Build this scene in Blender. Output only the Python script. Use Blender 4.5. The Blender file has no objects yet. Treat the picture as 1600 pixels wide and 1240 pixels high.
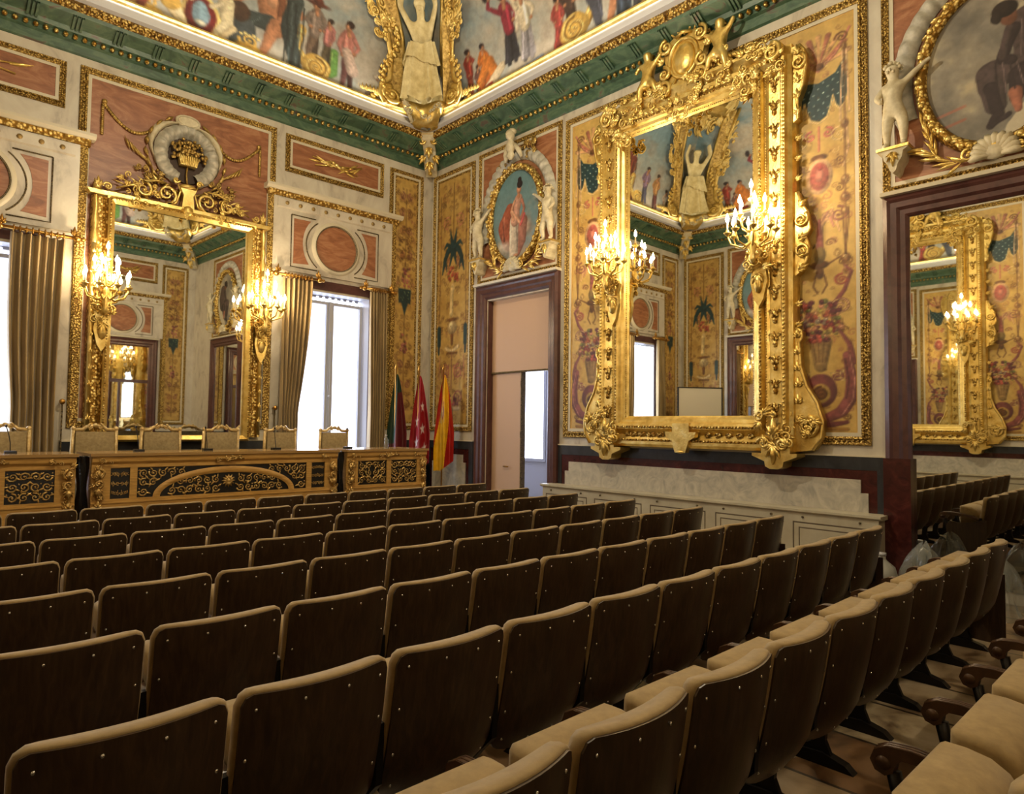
import bpy, math, random
import numpy as np
from mathutils import Vector
PI = math.pi
W, D = 9.64, 12.28          # room width (X) and depth (Y); corner of front and right walls at the origin
CZ = 6.96                   # underside of the cornice
SC = bpy.context.scene
COL = SC.collection
def lin(c):
    return tuple((v/12.92 if v <= .04045 else ((v+.055)/1.055)**2.4) for v in c)
# ---------------------------------------------------------------- materials
def newmat(name):
    m = bpy.data.materials.new(name); m.use_nodes = True
    nt = m.node_tree; b = nt.nodes['Principled BSDF']
    return m, nt, b
def N(nt, t, **kw):
    n = nt.nodes.new(t)
    for k, v in kw.items():
        if k in n.inputs: n.inputs[k].default_value = v
        else: setattr(n, k, v)
    return n
def plain(name, c, rough=.5, metal=0., spec=None):
    m, nt, b = newmat(name)
    b.inputs['Base Color'].default_value = (*lin(c), 1)
    b.inputs['Roughness'].default_value = rough
    b.inputs['Metallic'].default_value = metal
    if spec is not None: b.inputs['Specular IOR Level'].default_value = spec
    return m
def ramp(nt, stops, fac):
    r = nt.nodes.new('ShaderNodeValToRGB')
    e = r.color_ramp.elements
    while len(e) < len(stops): e.new(.5)
    for el, (p, c) in zip(e, stops):
        el.position = p; el.color = (*lin(c), 1)
    nt.links.new(fac, r.inputs['Fac'])
    return r
def noisy(name, stops, scale=3., detail=6., dist=0., rough=.5, metal=0., bump=0., bscale=None, stretch=(1, 1, 1), kind='noise', rrough=.6, bdist=.01):
    m, nt, b = newmat(name)
    tc = N(nt, 'ShaderNodeNewGeometry')
    mp = N(nt, 'ShaderNodeMapping'); mp.inputs['Scale'].default_value = stretch
    nt.links.new(tc.outputs['Position'], mp.inputs['Vector'])
    if kind == 'noise':
        t = N(nt, 'ShaderNodeTexNoise', Scale=scale, Detail=detail, Distortion=dist, Roughness=rrough); fac = t.outputs['Fac']
    elif kind == 'voronoi':
        t = N(nt, 'ShaderNodeTexVoronoi', Scale=scale); fac = t.outputs['Distance']
    elif kind == 'wave':
        t = N(nt, 'ShaderNodeTexWave', Scale=scale, Distortion=dist, Detail=detail); t.inputs['Detail Scale'].default_value = 1.5; fac = t.outputs['Fac']
    nt.links.new(mp.outputs['Vector'], t.inputs['Vector'])
    r = ramp(nt, stops, fac)
    nt.links.new(r.outputs['Color'], b.inputs['Base Color'])
    b.inputs['Roughness'].default_value = rough; b.inputs['Metallic'].default_value = metal
    if bump:
        bp = N(nt, 'ShaderNodeBump', Strength=bump, Distance=bdist)
        if bscale:
            t2 = N(nt, 'ShaderNodeTexNoise', Scale=bscale, Detail=3.)
            nt.links.new(mp.outputs['Vector'], t2.inputs['Vector']); nt.links.new(t2.outputs['Fac'], bp.inputs['Height'])
        else: nt.links.new(fac, bp.inputs['Height'])
        nt.links.new(bp.outputs['Normal'], b.inputs['Normal'])
    return m
def emis(name, c, s):
    m, nt, b = newmat(name)
    b.inputs['Base Color'].default_value = (*lin(c), 1)
    b.inputs['Emission Color'].default_value = (*lin(c), 1)
    b.inputs['Emission Strength'].default_value = s
    return m
def painted(name, rough=.6, bump=0.):
    m, nt, b = newmat(name)
    a = N(nt, 'ShaderNodeVertexColor', layer_name='Col')
    g = N(nt, 'ShaderNodeNewGeometry')
    t = N(nt, 'ShaderNodeTexNoise', Scale=9., Detail=5.)
    nt.links.new(g.outputs['Position'], t.inputs['Vector'])
    mx = N(nt, 'ShaderNodeMixRGB', blend_type='MULTIPLY'); mx.inputs['Fac'].default_value = .35
    r = ramp(nt, [(.3, (.62, .58, .52)), (.7, (1, 1, 1))], t.outputs['Fac'])
    nt.links.new(a.outputs['Color'], mx.inputs['Color1']); nt.links.new(r.outputs['Color'], mx.inputs['Color2'])
    nt.links.new(mx.outputs['Color'], b.inputs['Base Color'])
    b.inputs['Roughness'].default_value = rough
    return m
M = {}
M['gold'] = noisy('gold_leaf', [(.3, (.80, .66, .34)), (.55, (.93, .82, .50)), (.8, (.98, .91, .66))], 7, 4, rough=.34, metal=.85, bump=.5, bscale=38, bdist=.006)
M['gold_old'] = noisy('aged_gold', [(.3, (.44, .34, .16)), (.55, (.74, .62, .35)), (.8, (.90, .80, .54))], 16, 4, rough=.4, metal=.75, bump=.5, bscale=50, bdist=.006)
def carved(name, sc, lo, hi, metal=.7):
    m = noisy(name, [(.12, hi), (.34, hi), (.52, lo), (.9, lo)], sc, rough=.42, metal=metal, bump=.9, kind='voronoi', bdist=.012)
    for n in m.node_tree.nodes:
        if n.type == 'BUMP': n.invert = True
    return m
M['carved'] = carved('carved_gilt_band', 24, (.42, .31, .14), (.86, .74, .43))
M['carved_fine'] = carved('finely_carved_gilt', 42, (.50, .39, .19), (.86, .74, .43))
M['carved_bright'] = carved('bright_carved_gilt', 24, (.58, .44, .19), (.97, .87, .56), .85)
M['white_marble'] = noisy('veined_white_marble', [(.25, (.62, .58, .52)), (.45, (.80, .76, .69)), (.7, (.86, .83, .76))], 2.2, 8, 1.6, rough=.35, stretch=(1, 1, .6))
M['grey_marble'] = noisy('pale_grey_marble', [(.3, (.66, .64, .59)), (.6, (.80, .77, .70)), (.8, (.84, .82, .76))], 4.5, 8, 2.2, rough=.3)
M['red_marble'] = noisy('salmon_red_marble', [(.25, (.46, .28, .18)), (.5, (.62, .40, .27)), (.62, (.69, .49, .35)), (.85, (.57, .35, .24))], 1.4, 8, 2.5, rough=.4, stretch=(1, 1, 3.5))
M['green_marble'] = noisy('green_marble', [(.25, (.20, .27, .22)), (.45, (.27, .38, .30)), (.58, (.36, .46, .36)), (.66, (.40, .33, .30)), (.8, (.26, .37, .30))], 3.2, 7, 1.2, rough=.4, stretch=(1, 1, 2.2))
M['burgundy'] = noisy('burgundy_marble', [(.3, (.19, .07, .07)), (.55, (.28, .12, .11)), (.7, (.36, .17, .15)), (.8, (.22, .09, .09))], 6, 8, 1.5, rough=.25)
M['purple_wood'] = noisy('plum_brown_stone', [(.3, (.26, .15, .14)), (.6, (.35, .22, .20)), (.8, (.31, .185, .17))], 5, 6, 1., rough=.3)
M['slate'] = noisy('dark_slate_marble', [(.3, (.13, .14, .16)), (.6, (.21, .22, .24)), (.8, (.16, .17, .19))], 5, 6, 1., rough=.3)
M['white_line'] = plain('ivory_paint', (.84, .80, .70), .4)
M['ivory'] = noisy('ivory_plaster', [(.3, (.74, .68, .54)), (.7, (.90, .86, .74))], 9, 4, rough=.5)
M['plaster_grey'] = noisy('grey_white_plaster', [(.3, (.62, .60, .54)), (.7, (.82, .80, .74))], 8, 4, rough=.5)
M['cornice_white'] = plain('white_cornice_ledge', (.86, .86, .88), .4)
M['wood'] = noisy('dark_walnut_veneer', [(.25, (.16, .115, .08)), (.5, (.24, .175, .12)), (.75, (.31, .235, .165))], 7, 7, .8, rough=.33, stretch=(6, 6, .55))
M['wood_arm'] = noisy('dark_walnut', [(.3, (.20, .13, .085)), (.7, (.36, .25, .16))], 12, 5, rough=.35)
M['tan'] = noisy('tan_velvet', [(.3, (.57, .475, .30)), (.7, (.66, .56, .37))], 22, 4, rough=.75, bump=.15, bscale=160, bdist=.002)
for k in ('tan',):
    b = M[k].node_tree.nodes['Principled BSDF']; b.inputs['Sheen Weight'].default_value = .25
M['iron'] = plain('black_cast_iron', (.10, .085, .075), .45, .6)
M['chrome'] = plain('chrome', (.85, .85, .85), .2, 1)
M['mirror'] = plain('mirror_silvering', (.93, .93, .90), .015, 1)
M['curtain'] = noisy('olive_gold_silk', [(.3, (.50, .41, .26)), (.6, (.66, .56, .37)), (.8, (.74, .64, .45))], 8, 3, rough=.5, stretch=(1, 1, .15))
M['curtain'].node_tree.nodes['Principled BSDF'].inputs['Sheen Weight'].default_value = .4
M['sheer'] = emis('sheer_daylight', (.88, .91, 1.0), 6.5)
M['frame_white'] = plain('white_joinery', (.72, .72, .74), .4)
M['brass'] = plain('brass', (.72, .55, .28), .3, 1)
M['desk_wood'] = noisy('golden_oak', [(.3, (.68, .51, .26)), (.6, (.82, .64, .35)), (.8, (.88, .72, .44))], 5, 6, .5, rough=.35, stretch=(1, 3, 12))
M['desk_dark'] = plain('black_panel_ground', (.06, .045, .04), .4)
M['black'] = plain('black_plastic', (.03, .03, .035), .35)
M['black_gloss'] = plain('black_glossy_fabric', (.035, .04, .06), .15)
M['chair_gilt'] = noisy('cream_gilt_wood', [(.3, (.74, .60, .36)), (.7, (.93, .84, .62))], 20, 3, rough=.35, metal=.35)
M['chair_fabric'] = noisy('beige_damask', [(.3, (.60, .52, .36)), (.7, (.72, .64, .47))], 30, 3, rough=.7)
M['beige'] = plain('beige_paint', (.80, .66, .54), .6)
M['annex_white'] = plain('bluish_white_paint', (.84, .86, .93), .6)
M['cover_white'] = noisy('off_white_lacquer', [(.3, (.72, .68, .58)), (.7, (.80, .77, .67))], 3, 3, rough=.4)
M['cover_line'] = plain('brown_grey_groove', (.38, .33, .26), .6)
M['flame'] = emis('candle_bulb', (1.0, .88, .68), 90)
M['wax'] = plain('ivory_candle', (.93, .89, .78), .4)
M['stone_dark'] = plain('dark_ground', (.22, .14, .08), .6)
M['paint'] = painted('painted_canvas')
M['paint_gloss'] = painted('painted_silk', .5)
M['board'] = plain('whiteboard_face', (.80, .77, .70), .3)
M['jug'] = plain('milky_plastic', (.66, .66, .63), .35)
def floor_mat():
    m, nt, b = newmat('inlaid_marble_floor')
    g = N(nt, 'ShaderNodeNewGeometry')
    br = N(nt, 'ShaderNodeTexBrick', Scale=1.0)
    br.offset = 0.; br.inputs['Brick Width'].default_value = .6; br.inputs['Row Height'].default_value = .6
    br.inputs['Mortar Size'].default_value = .012; br.inputs['Bias'].default_value = 0.
    br.inputs['Color1'].default_value = (*lin((.74, .70, .62)), 1); br.inputs['Color2'].default_value = (*lin((.44, .31, .18)), 1)
    br.inputs['Mortar'].default_value = (*lin((.2, .17, .15)), 1)
    n1 = N(nt, 'ShaderNodeTexNoise', Scale=2.6, Detail=8., Distortion=1.4)
    nt.links.new(g.outputs['Position'], br.inputs['Vector']); nt.links.new(g.outputs['Position'], n1.inputs['Vector'])
    r = ramp(nt, [(.3, (.46, .38, .30)), (.5, (.86, .82, .74)), (.7, (.98, .96, .92))], n1.outputs['Fac'])
    mx = N(nt, 'ShaderNodeMixRGB', blend_type='MULTIPLY'); mx.inputs['Fac'].default_value = 1
    nt.links.new(br.outputs['Color'], mx.inputs['Color1']); nt.links.new(r.outputs['Color'], mx.inputs['Color2'])
    nt.links.new(mx.outputs['Color'], b.inputs['Base Color']); b.inputs['Roughness'].default_value = .3
    return m
M['floor'] = floor_mat()
def clear_mat():
    m, nt, b = newmat('crinkled_clear_film')
    b.inputs['Base Color'].default_value = (*lin((.62, .64, .62)), 1); b.inputs['Roughness'].default_value = .15
    b.inputs['Alpha'].default_value = .38
    return m
M['film'] = clear_mat()
# ---------------------------------------------------------------- objects
def wl(o):
    v = Vector((0, 0, 0))
    while o is not None: v += o.location; o = o.parent
    return v
def thing(name, label, cat, loc=(0, 0, 0), group=None):
    o = bpy.data.objects.new(name, None); COL.objects.link(o); o.location = loc
    o.empty_display_size = .1
    o['label'] = label; o['category'] = cat
    if group: o['group'] = group
    return o
def tag(o, label, cat, group=None):
    o['label'] = label; o['category'] = cat
    if group: o['group'] = group
    return o
def struct(o, label=None):
    o['kind'] = 'structure'
    if label: o['label'] = label; o['category'] = 'room'
    return o
IDT = lambda s, d, z: (s, d, z)
TR = lambda s, d, z: (-d, -s, z)
TL = lambda s, d, z: (-W+d, -s, z)
TF = lambda s, d, z: (-s, -d, z)
TB = lambda s, d, z: (-s, -D+d, z)
class MB:
    def __init__(self, T=IDT): self.v = []; self.f = []; self.T = T; self.sm = []
    def add(self, vs, fs, smooth=True):
        o = len(self.v); self.v += [tuple(p) for p in vs]
        self.f += [tuple(i+o for i in f) for f in fs]; self.sm += [smooth]*len(fs)
    def box(self, a0, a1, b0, b1, c0, c1):
        vs = [(x, y, z) for z in (c0, c1) for y in (b0, b1) for x in (a0, a1)]
        self.add(vs, [(0, 2, 3, 1), (4, 5, 7, 6), (0, 1, 5, 4), (2, 6, 7, 3), (0, 4, 6, 2), (1, 3, 7, 5)], False)
    def grid(self, fn, nu, nv, smooth=True, cu=False, cv=False):
        vs = [fn(i/nu, j/nv) for j in range(nv+(0 if cv else 1)) for i in range(nu+(0 if cu else 1))]
        w = nu if cu else nu+1; h = nv if cv else nv+1
        fs = [(j*w+i, j*w+(i+1) % w, ((j+1) % h)*w+(i+1) % w, ((j+1) % h)*w+i) for j in range(nv) for i in range(nu)]
        self.add(vs, fs, smooth)
    def ball(self, c, r, n=8, m=5, smooth=True):
        if not hasattr(r, '__len__'): r = (r, r, r)
        vs = [(c[0], c[1], c[2]-r[2])]
        for j in range(1, m):
            a = -PI/2+PI*j/m
            for i in range(n):
                t = 2*PI*i/n
                vs.append((c[0]+r[0]*math.cos(a)*math.cos(t), c[1]+r[1]*math.cos(a)*math.sin(t), c[2]+r[2]*math.sin(a)))
        vs.append((c[0], c[1], c[2]+r[2])); L = len(vs)-1
        fs = [(0, 1+(i+1) % n, 1+i) for i in range(n)]
        for j in range(m-2):
            for i in range(n):
                a = 1+j*n+i; b = 1+j*n+(i+1) % n
                fs.append((a, b, b+n, a+n))
        fs += [(L, L-n+i, L-n+(i+1) % n) for i in range(n)]
        self.add(vs, fs, smooth)
    def tube(self, pts, r, n=6, flat=None, caps=True):
        """tube along points; r scalar or list; flat scales the section in the second axis"""
        P = [Vector(p) for p in pts]; k = len(P)
        if not hasattr(r, '__len__'): r = [r]*k
        vs = []; up = None
        for i in range(k):
            t = (P[min(i+1, k-1)]-P[max(i-1, 0)])
            if t.length < 1e-9: t = Vector((0, 0, 1))
            t.normalize()
            if up is None:
                up = Vector((0, 1, 0)) if abs(t.y) < .9 else Vector((1, 0, 0))
            a = t.cross(up)
            if a.length < 1e-6: a = t.orthogonal()
            a.normalize(); b = a.cross(t).normalized(); up = b
            fy = flat if flat else 1.
            for j in range(n):
                q = 2*PI*j/n
                vs.append(P[i]+a*(r[i]*math.cos(q))+b*(r[i]*fy*math.sin(q)))
        fs = [(i*n+j, i*n+(j+1) % n, (i+1)*n+(j+1) % n, (i+1)*n+j) for i in range(k-1) for j in range(n)]
        if caps: fs += [tuple(range(n)), tuple(range((k-1)*n, k*n))]
        self.add(vs, fs)
    def lathe(self, c, prof, n=12, sx=1., sy=1.):
        """prof: list of (r,z) turned about the vertical through c"""
        self.grid(lambda u, v: (c[0]+sx*prof[round(v*(len(prof)-1))][0]*math.cos(2*PI*u), c[1]+sy*prof[round(v*(len(prof)-1))][0]*math.sin(2*PI*u), c[2]+prof[round(v*(len(prof)-1))][1]), n, len(prof)-1, cu=True)
    def prism(self, poly, d0, d1, axis='d', smooth=False):
        """poly in (s,z), extruded along d"""
        n = len(poly)
        if axis == 'd': vs = [(a, d0, b) for a, b in poly]+[(a, d1, b) for a, b in poly]
        elif axis == 's': vs = [(d0, a, b) for a, b in poly]+[(d1, a, b) for a, b in poly]
        else: vs = [(a, b, d0) for a, b in poly]+[(a, b, d1) for a, b in poly]
        fs = [tuple(range(n)), tuple(range(2*n-1, n-1, -1))]
        self.add(vs, fs, False)
        o = len(self.v)-2*n
        self.f += [(o+i, o+(i+1) % n, o+n+(i+1) % n, o+n+i) for i in range(n)]; self.sm += [smooth]*n
    def rect(self, s0, s1, z0, z1, prof):
        """mitred rectangular moulding; prof = (inset from outer edge, d)"""
        vs = []
        for w, d in prof:
            vs += [(s0+w, d, z0+w), (s1-w, d, z0+w), (s1-w, d, z1-w), (s0+w, d, z1-w)]
        fs = [(k*4+i, k*4+(i+1) % 4, (k+1)*4+(i+1) % 4, (k+1)*4+i) for k in range(len(prof)-1) for i in range(4)]
        self.add(vs, fs, False)
    def ring(self, c, rx, rz, prof, n=48, a0=0, a1=2*PI):
        """oval moulding; prof = (outset from rx/rz, d)"""
        full = abs(a1-a0-2*PI) < 1e-6
        k = len(prof)
        self.grid(lambda u, v: (c[0]+(rx+prof[round(v*(k-1))][0])*math.cos(a0+(a1-a0)*u), prof[round(v*(k-1))][1], c[1]+(rz+prof[round(v*(k-1))][0])*math.sin(a0+(a1-a0)*u)), n, k-1, cu=full)
    def beads(self, pts, step, r, n=6, m=4):
        """blobs at equal steps along a polyline"""
        for i in range(len(pts)-1):
            a, b = Vector(pts[i]), Vector(pts[i+1]); L = (b-a).length; k = max(1, round(L/step))
            for j in range(k):
                self.ball(a+(b-a)*((j+.5)/k), r, n, m)
    def spiral(self, c, r, turns, a0, th, d, sgn=1, n=None, dz=0, sec=5, flat=None, lead=None):
        """tapering volute in the s-z plane, ends in a small eye; optional lead-in points first"""
        n = n or int(10*turns)+4
        P = []; R = []
        for i in range(n+1):
            t = i/n; rr = r*(1-t)**.9+r*.10*t; a = a0+sgn*2*PI*turns*t
            P.append((c[0]+rr*math.cos(a), d+dz*t, c[1]+rr*math.sin(a))); R.append(th*(1-.55*t))
        if lead:
            k = len(lead); P = [tuple(p) for p in lead]+P; R = [th*(.35+.65*i/k) for i in range(k)]+R
        self.tube(P, R, sec, flat)
        self.ball(P[-1], th*1.1, 6, 4)
    def leaf(self, c, L, w, ang, d, th=.3, n=6):
        """pointed leaf with a raised midrib in the s-z plane"""
        ca, sa = math.cos(ang), math.sin(ang); vs = []; 
        for i in range(n+1):
            t = i/n; hw = w*math.sin(PI*min(1, t*.95+.05))*(1-.35*t); bow = d+th*w*(1+1.2*math.sin(PI*t)); 
            x = L*t
            for q, dd in ((-hw, d), (0, bow), (hw, d)):
                vs.append((c[0]+x*ca-q*sa, dd, c[1]+x*sa+q*ca))
        fs = [(i*3+j, i*3+j+1, i*3+4+j, i*3+3+j) for i in range(n) for j in (0, 1)]
        self.add(vs, fs)
    def acanthus(self, c, L, ang, d, seed=0, th=.35):
        """a curling spray of leaves"""
        for k, (da, sc) in enumerate(((0, 1), (.5, .72), (-.5, .72), (.95, .48), (-.95, .48))):
            self.leaf(c, L*sc, L*.17*sc+.004, ang+da, d+.004*k, th)
    def build(self, name, mat, parent=None, T=None, origin=None, norm=True):
        T = T or self.T
        vs = [T(*p) for p in self.v]
        if parent is not None: off = wl(parent)
        elif origin is not None: off = Vector(origin)
        elif T is IDT and origin is None:
            off = Vector((0, 0, 0))
        else:
            xs = [v[0] for v in vs]; ys = [v[1] for v in vs]; zs = [v[2] for v in vs]
            off = Vector(((min(xs)+max(xs))/2, (min(ys)+max(ys))/2, min(zs)))
        me = bpy.data.meshes.new(name)
        me.from_pydata([(v[0]-off.x, v[1]-off.y, v[2]-off.z) for v in vs], [], self.f)
        me.polygons.foreach_set('use_smooth', self.sm)
        if norm:
            import bmesh
            bm = bmesh.new(); bm.from_mesh(me); bmesh.ops.recalc_face_normals(bm, faces=bm.faces); bm.to_mesh(me); bm.free()
        me.materials.append(M[mat] if isinstance(mat, str) else mat)
        me.update()
        o = bpy.data.objects.new(name, me); COL.objects.link(o)
        if parent is not None: o.parent = parent
        else: o.location = off
        return o
def copy_tree(o, parent=None):
    c = o.copy(); COL.objects.link(c)
    if parent is not None: c.parent = parent
    for ch in list(KIDS.get(o.name, [])): copy_tree(ch, c)
    return c
KIDS = {}
def index_kids(o):
    KIDS[o.name] = list(o.children)
    for c in o.children: index_kids(c)
# ---------------------------------------------------------------- painted surfaces
class Canvas:
    """a picture painted into vertex colours of a fine grid: x to the right, y up, metres"""
    def __init__(self, w, h, res, base):
        self.w, self.h = w, h; self.nx = max(2, int(w*res)); self.ny = max(2, int(h*res))
        xs = np.linspace(0, w, self.nx+1); ys = np.linspace(0, h, self.ny+1)
        self.X, self.Y = np.meshgrid(xs, ys)
        self.C = np.zeros(self.X.shape+(3,)); self.C[:] = base
        self.soft = .6/res
    def filigree(self, n, seed, col, r=.05, a=.7):
        rs = random.Random(seed); m = self.w/2
        for k in range(n):
            x = rs.uniform(.04, m-.02); y = rs.uniform(.08, self.h-.08); q = rs.uniform(.5, 1.2)*r; a0 = rs.uniform(0, 6.28); sg = rs.choice((-1, 1))
            for s in (-1, 1):
                P = []; Wd = []
                for i in range(13):
                    t = i/12; rr = q*(1-.85*t); an = a0+sg*7.5*t; P.append((m+s*(x+rr*math.cos(an)), y+rr*math.sin(an))); Wd.append(q*.26*(1-.5*t))
                self.line(P, Wd, col, a)
    def tone(self, k, col, g=1.):
        self.C = (self.C*(1-k)+np.array(col)*k)*g
    def mix(self, a, col):
        a = np.clip(a, 0, 1)[..., None]; self.C = self.C*(1-a)+np.array(col)*a
    def sm(self, d, s=None):
        s = s or self.soft
        return np.clip(.5-d/(2*s), 0, 1)
    def noise(self, seed, freq, oct=3):
        rs = np.random.RandomState(seed); out = 0; amp = 1; tot = 0
        for o in range(oct):
            f = freq*2**o; n = int(max(self.w, self.h)*f)+3
            g = rs.rand(n, n); x = self.X*f; y = self.Y*f
            i = x.astype(int); j = y.astype(int); fx = x-i; fy = y-j; fx = fx*fx*(3-2*fx); fy = fy*fy*(3-2*fy)
            out = out+amp*((g[j, i]*(1-fx)+g[j, i+1]*fx)*(1-fy)+(g[j+1, i]*(1-fx)+g[j+1, i+1]*fx)*fy); tot += amp; amp *= .55
        return out/tot
    def painterly(self, seed, amp, tex=.17):
        """wandering edges and brushy tone for everything painted afterwards"""
        n1, n2 = self.noise(seed, 5, 3)-.5, self.noise(seed+1, 5, 3)-.5
        self.GX, self.GY = self.X, self.Y
        self.X = self.X+amp*n1*2; self.Y = self.Y+amp*n2*2
        self.tx = 1+tex*(self.noise(seed+2, 22, 2)-.5)*2; self.round = .42
    tx = None; round = 0.
    def paint(self, a, col, prof=None):
        c = np.array(col)[None, None, :]*np.ones(self.X.shape+(1,))
        if self.tx is not None:
            c = c*self.tx[..., None]
            if prof is not None: c = c*(1.14-self.round*np.clip(prof, 0, 1)**2)[..., None]
        a = np.clip(a, 0, 1)[..., None]; self.C = self.C*(1-a)+np.clip(c, 0, 1)*a
    def ell(self, cx, cy, rx, ry, col, ang=0, a=1, s=None):
        c, q = math.cos(ang), math.sin(ang); x = (self.X-cx)*c+(self.Y-cy)*q; y = -(self.X-cx)*q+(self.Y-cy)*c
        k = np.sqrt((x/rx)**2+(y/ry)**2); d = (k-1)*min(rx, ry)
        k2 = np.sqrt((x/rx+.35)**2+(y/ry-.35)**2)/1.4
        self.paint(self.sm(d, s)*a, col, k2)
    def line(self, pts, w, col, a=1, s=None):
        k = len(pts); ws = w if hasattr(w, '__len__') else [w]*k
        best = np.full(self.X.shape, 9.); pr = np.ones(self.X.shape)
        for i in range(k-1):
            (x0, y0), (x1, y1) = pts[i], pts[i+1]; m = max(ws)+.08
            lo, hi = min(x0, x1)-m, max(x0, x1)+m
            i0 = max(0, int(lo/self.w*self.nx)); i1 = min(self.nx+1, int(hi/self.w*self.nx)+2)
            j0 = max(0, int((min(y0, y1)-m)/self.h*self.ny)); j1 = min(self.ny+1, int((max(y0, y1)+m)/self.h*self.ny)+2)
            if i1 <= i0 or j1 <= j0: continue
            X = self.X[j0:j1, i0:i1]; Y = self.Y[j0:j1, i0:i1]
            dx, dy = x1-x0, y1-y0; L = dx*dx+dy*dy+1e-12
            t = np.clip(((X-x0)*dx+(Y-y0)*dy)/L, 0, 1)
            ex, ey = X-x0-t*dx, Y-y0-t*dy; hw = (ws[i]+(ws[i+1]-ws[i])*t)/2
            d = np.hypot(ex, ey)-hw; b = best[j0:j1, i0:i1]; up = d < b
            b[up] = d[up]; q = np.hypot(ex/hw+.4, ey/hw-.25)/1.45; pr[j0:j1, i0:i1][up] = q[up]
        self.paint(self.sm(best, s)*a, col, pr)
    def poly(self, pts, col, a=1):
        ins = np.zeros(self.X.shape, bool); n = len(pts); dist = np.full(self.X.shape, 9.)
        for i in range(n):
            (x0, y0), (x1, y1) = pts[i], pts[(i+1) % n]
            dx, dy = x1-x0, y1-y0; t = np.clip(((self.X-x0)*dx+(self.Y-y0)*dy)/(dx*dx+dy*dy+1e-12), 0, 1)
            dist = np.minimum(dist, np.hypot(self.X-x0-t*dx, self.Y-y0-t*dy))
            if y0 == y1: continue
            ins ^= ((y0 > self.Y) != (y1 > self.Y)) & (self.X < (x1-x0)*(self.Y-y0)/(y1-y0)+x0)
        self.paint(self.sm(np.where(ins, -dist, dist))*a, col)
    def scroll(self, cx, cy, r, turns, a0, w, col, sgn=1, lead=None, leaf=None):
        n = int(14*turns)+4; P = []; Wd = []
        for i in range(n+1):
            t = i/n; rr = r*(1-t)+r*.12*t; an = a0+sgn*2*PI*turns*t
            P.append((cx+rr*math.cos(an), cy+rr*math.sin(an))); Wd.append(w*(1-.6*t))
        if lead: P = list(lead)+P; Wd = [w*.6]*len(lead)+Wd
        self.line(P, Wd, col)
        self.ell(P[-1][0], P[-1][1], w*.6, w*.6, col)
        if leaf:
            for i in range(2, n-3, 4):
                a = a0+sgn*2*PI*turns*i/n
                self.ell(P[i+(len(lead) if lead else 0)][0]+.9*w*math.cos(a), P[i+(len(lead) if lead else 0)][1]+.9*w*math.sin(a), w*.9, w*.35, leaf, a+.6)
    def mesh(self, name, fn, mat, parent=None, mask=None, origin=None):
        """fn(x,y) -> world point"""
        if self.tx is not None: self.X, self.Y = self.GX, self.GY
        P = np.array(fn(self.X.ravel(), self.Y.ravel())).T
        nx, ny = self.nx, self.ny
        idx = np.arange((nx+1)*(ny+1)).reshape(ny+1, nx+1)
        F = np.stack([idx[:-1, :-1], idx[:-1, 1:], idx[1:, 1:], idx[1:, :-1]], -1).reshape(-1, 4)
        col = self.C.reshape(-1, 3)
        if mask is not None:
            mk = mask(self.X, self.Y).ravel(); keep = mk[F].all(1); F = F[keep]
            used = np.unique(F); remap = np.zeros(len(P), int); remap[used] = np.arange(len(used)); F = remap[F]; P = P[used]; col = col[used]
        off = np.array(wl(parent)) if parent is not None else (np.array(origin) if origin is not None else np.array([(P[:, 0].min()+P[:, 0].max())/2, (P[:, 1].min()+P[:, 1].max())/2, P[:, 2].min()]))
        me = bpy.data.meshes.new(name)
        me.from_pydata((P-off).tolist(), [], F.tolist())
        at = me.color_attributes.new('Col', 'FLOAT_COLOR', 'POINT')
        c = np.clip(col, 0, 1); c = np.where(c <= .04045, c/12.92, ((c+.055)/1.055)**2.4)
        at.data.foreach_set('color', np.concatenate([c, np.ones((len(c), 1))], 1).ravel().astype(np.float32))
        me.polygons.foreach_set('use_smooth', [True]*len(F))
        me.materials.append(M[mat]); me.update()
        o = bpy.data.objects.new(name, me); COL.objects.link(o)
        if parent is not None: o.parent = parent
        else: o.location = off
        return o
def npT(T):
    """vectorised wall frame"""
    if T is TR: return lambda s, d, z: (-d+0*s, -s, z)
    if T is TL: return lambda s, d, z: (-W+d+0*s, -s, z)
    if T is TF: return lambda s, d, z: (-s, -d+0*s, z)
    return lambda s, d, z: (-s, -D+d+0*s, z)
def skin(name, nodes, edges, mat, parent=None, sub=2, xf=None, extra=None, origin=None):
    """continuous body grown with the Skin modifier; nodes: name -> (x,y,z,r)"""
    keys = list(nodes); me = bpy.data.meshes.new('s'); pts = [nodes[k][:3] for k in keys]
    if xf: pts = [xf(*p) for p in pts]
    me.from_pydata(pts, [(keys.index(a), keys.index(b)) for a, b in edges], [])
    o = bpy.data.objects.new('s', me); COL.objects.link(o)
    md = o.modifiers.new('k', 'SKIN'); md.use_smooth_shade = True
    for i, k in enumerate(keys):
        sv = me.skin_vertices[0].data[i]; r = nodes[k][3]
        sv.radius = (r, r) if not hasattr(r, '__len__') else r
        sv.use_root = (i == 0)
    s2 = o.modifiers.new('u', 'SUBSURF'); s2.levels = sub; s2.render_levels = sub
    dg = bpy.context.evaluated_depsgraph_get(); dg.update()
    ev = o.evaluated_get(dg)
    m2 = bpy.data.meshes.new_from_object(ev)
    bpy.data.objects.remove(o)
    vs = [tuple(v.co) for v in m2.vertices]; fs = [tuple(p.vertices) for p in m2.polygons]
    bpy.data.meshes.remove(m2)
    mb = MB(); mb.add(vs, fs)
    if extra: extra(mb)
    return mb
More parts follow.
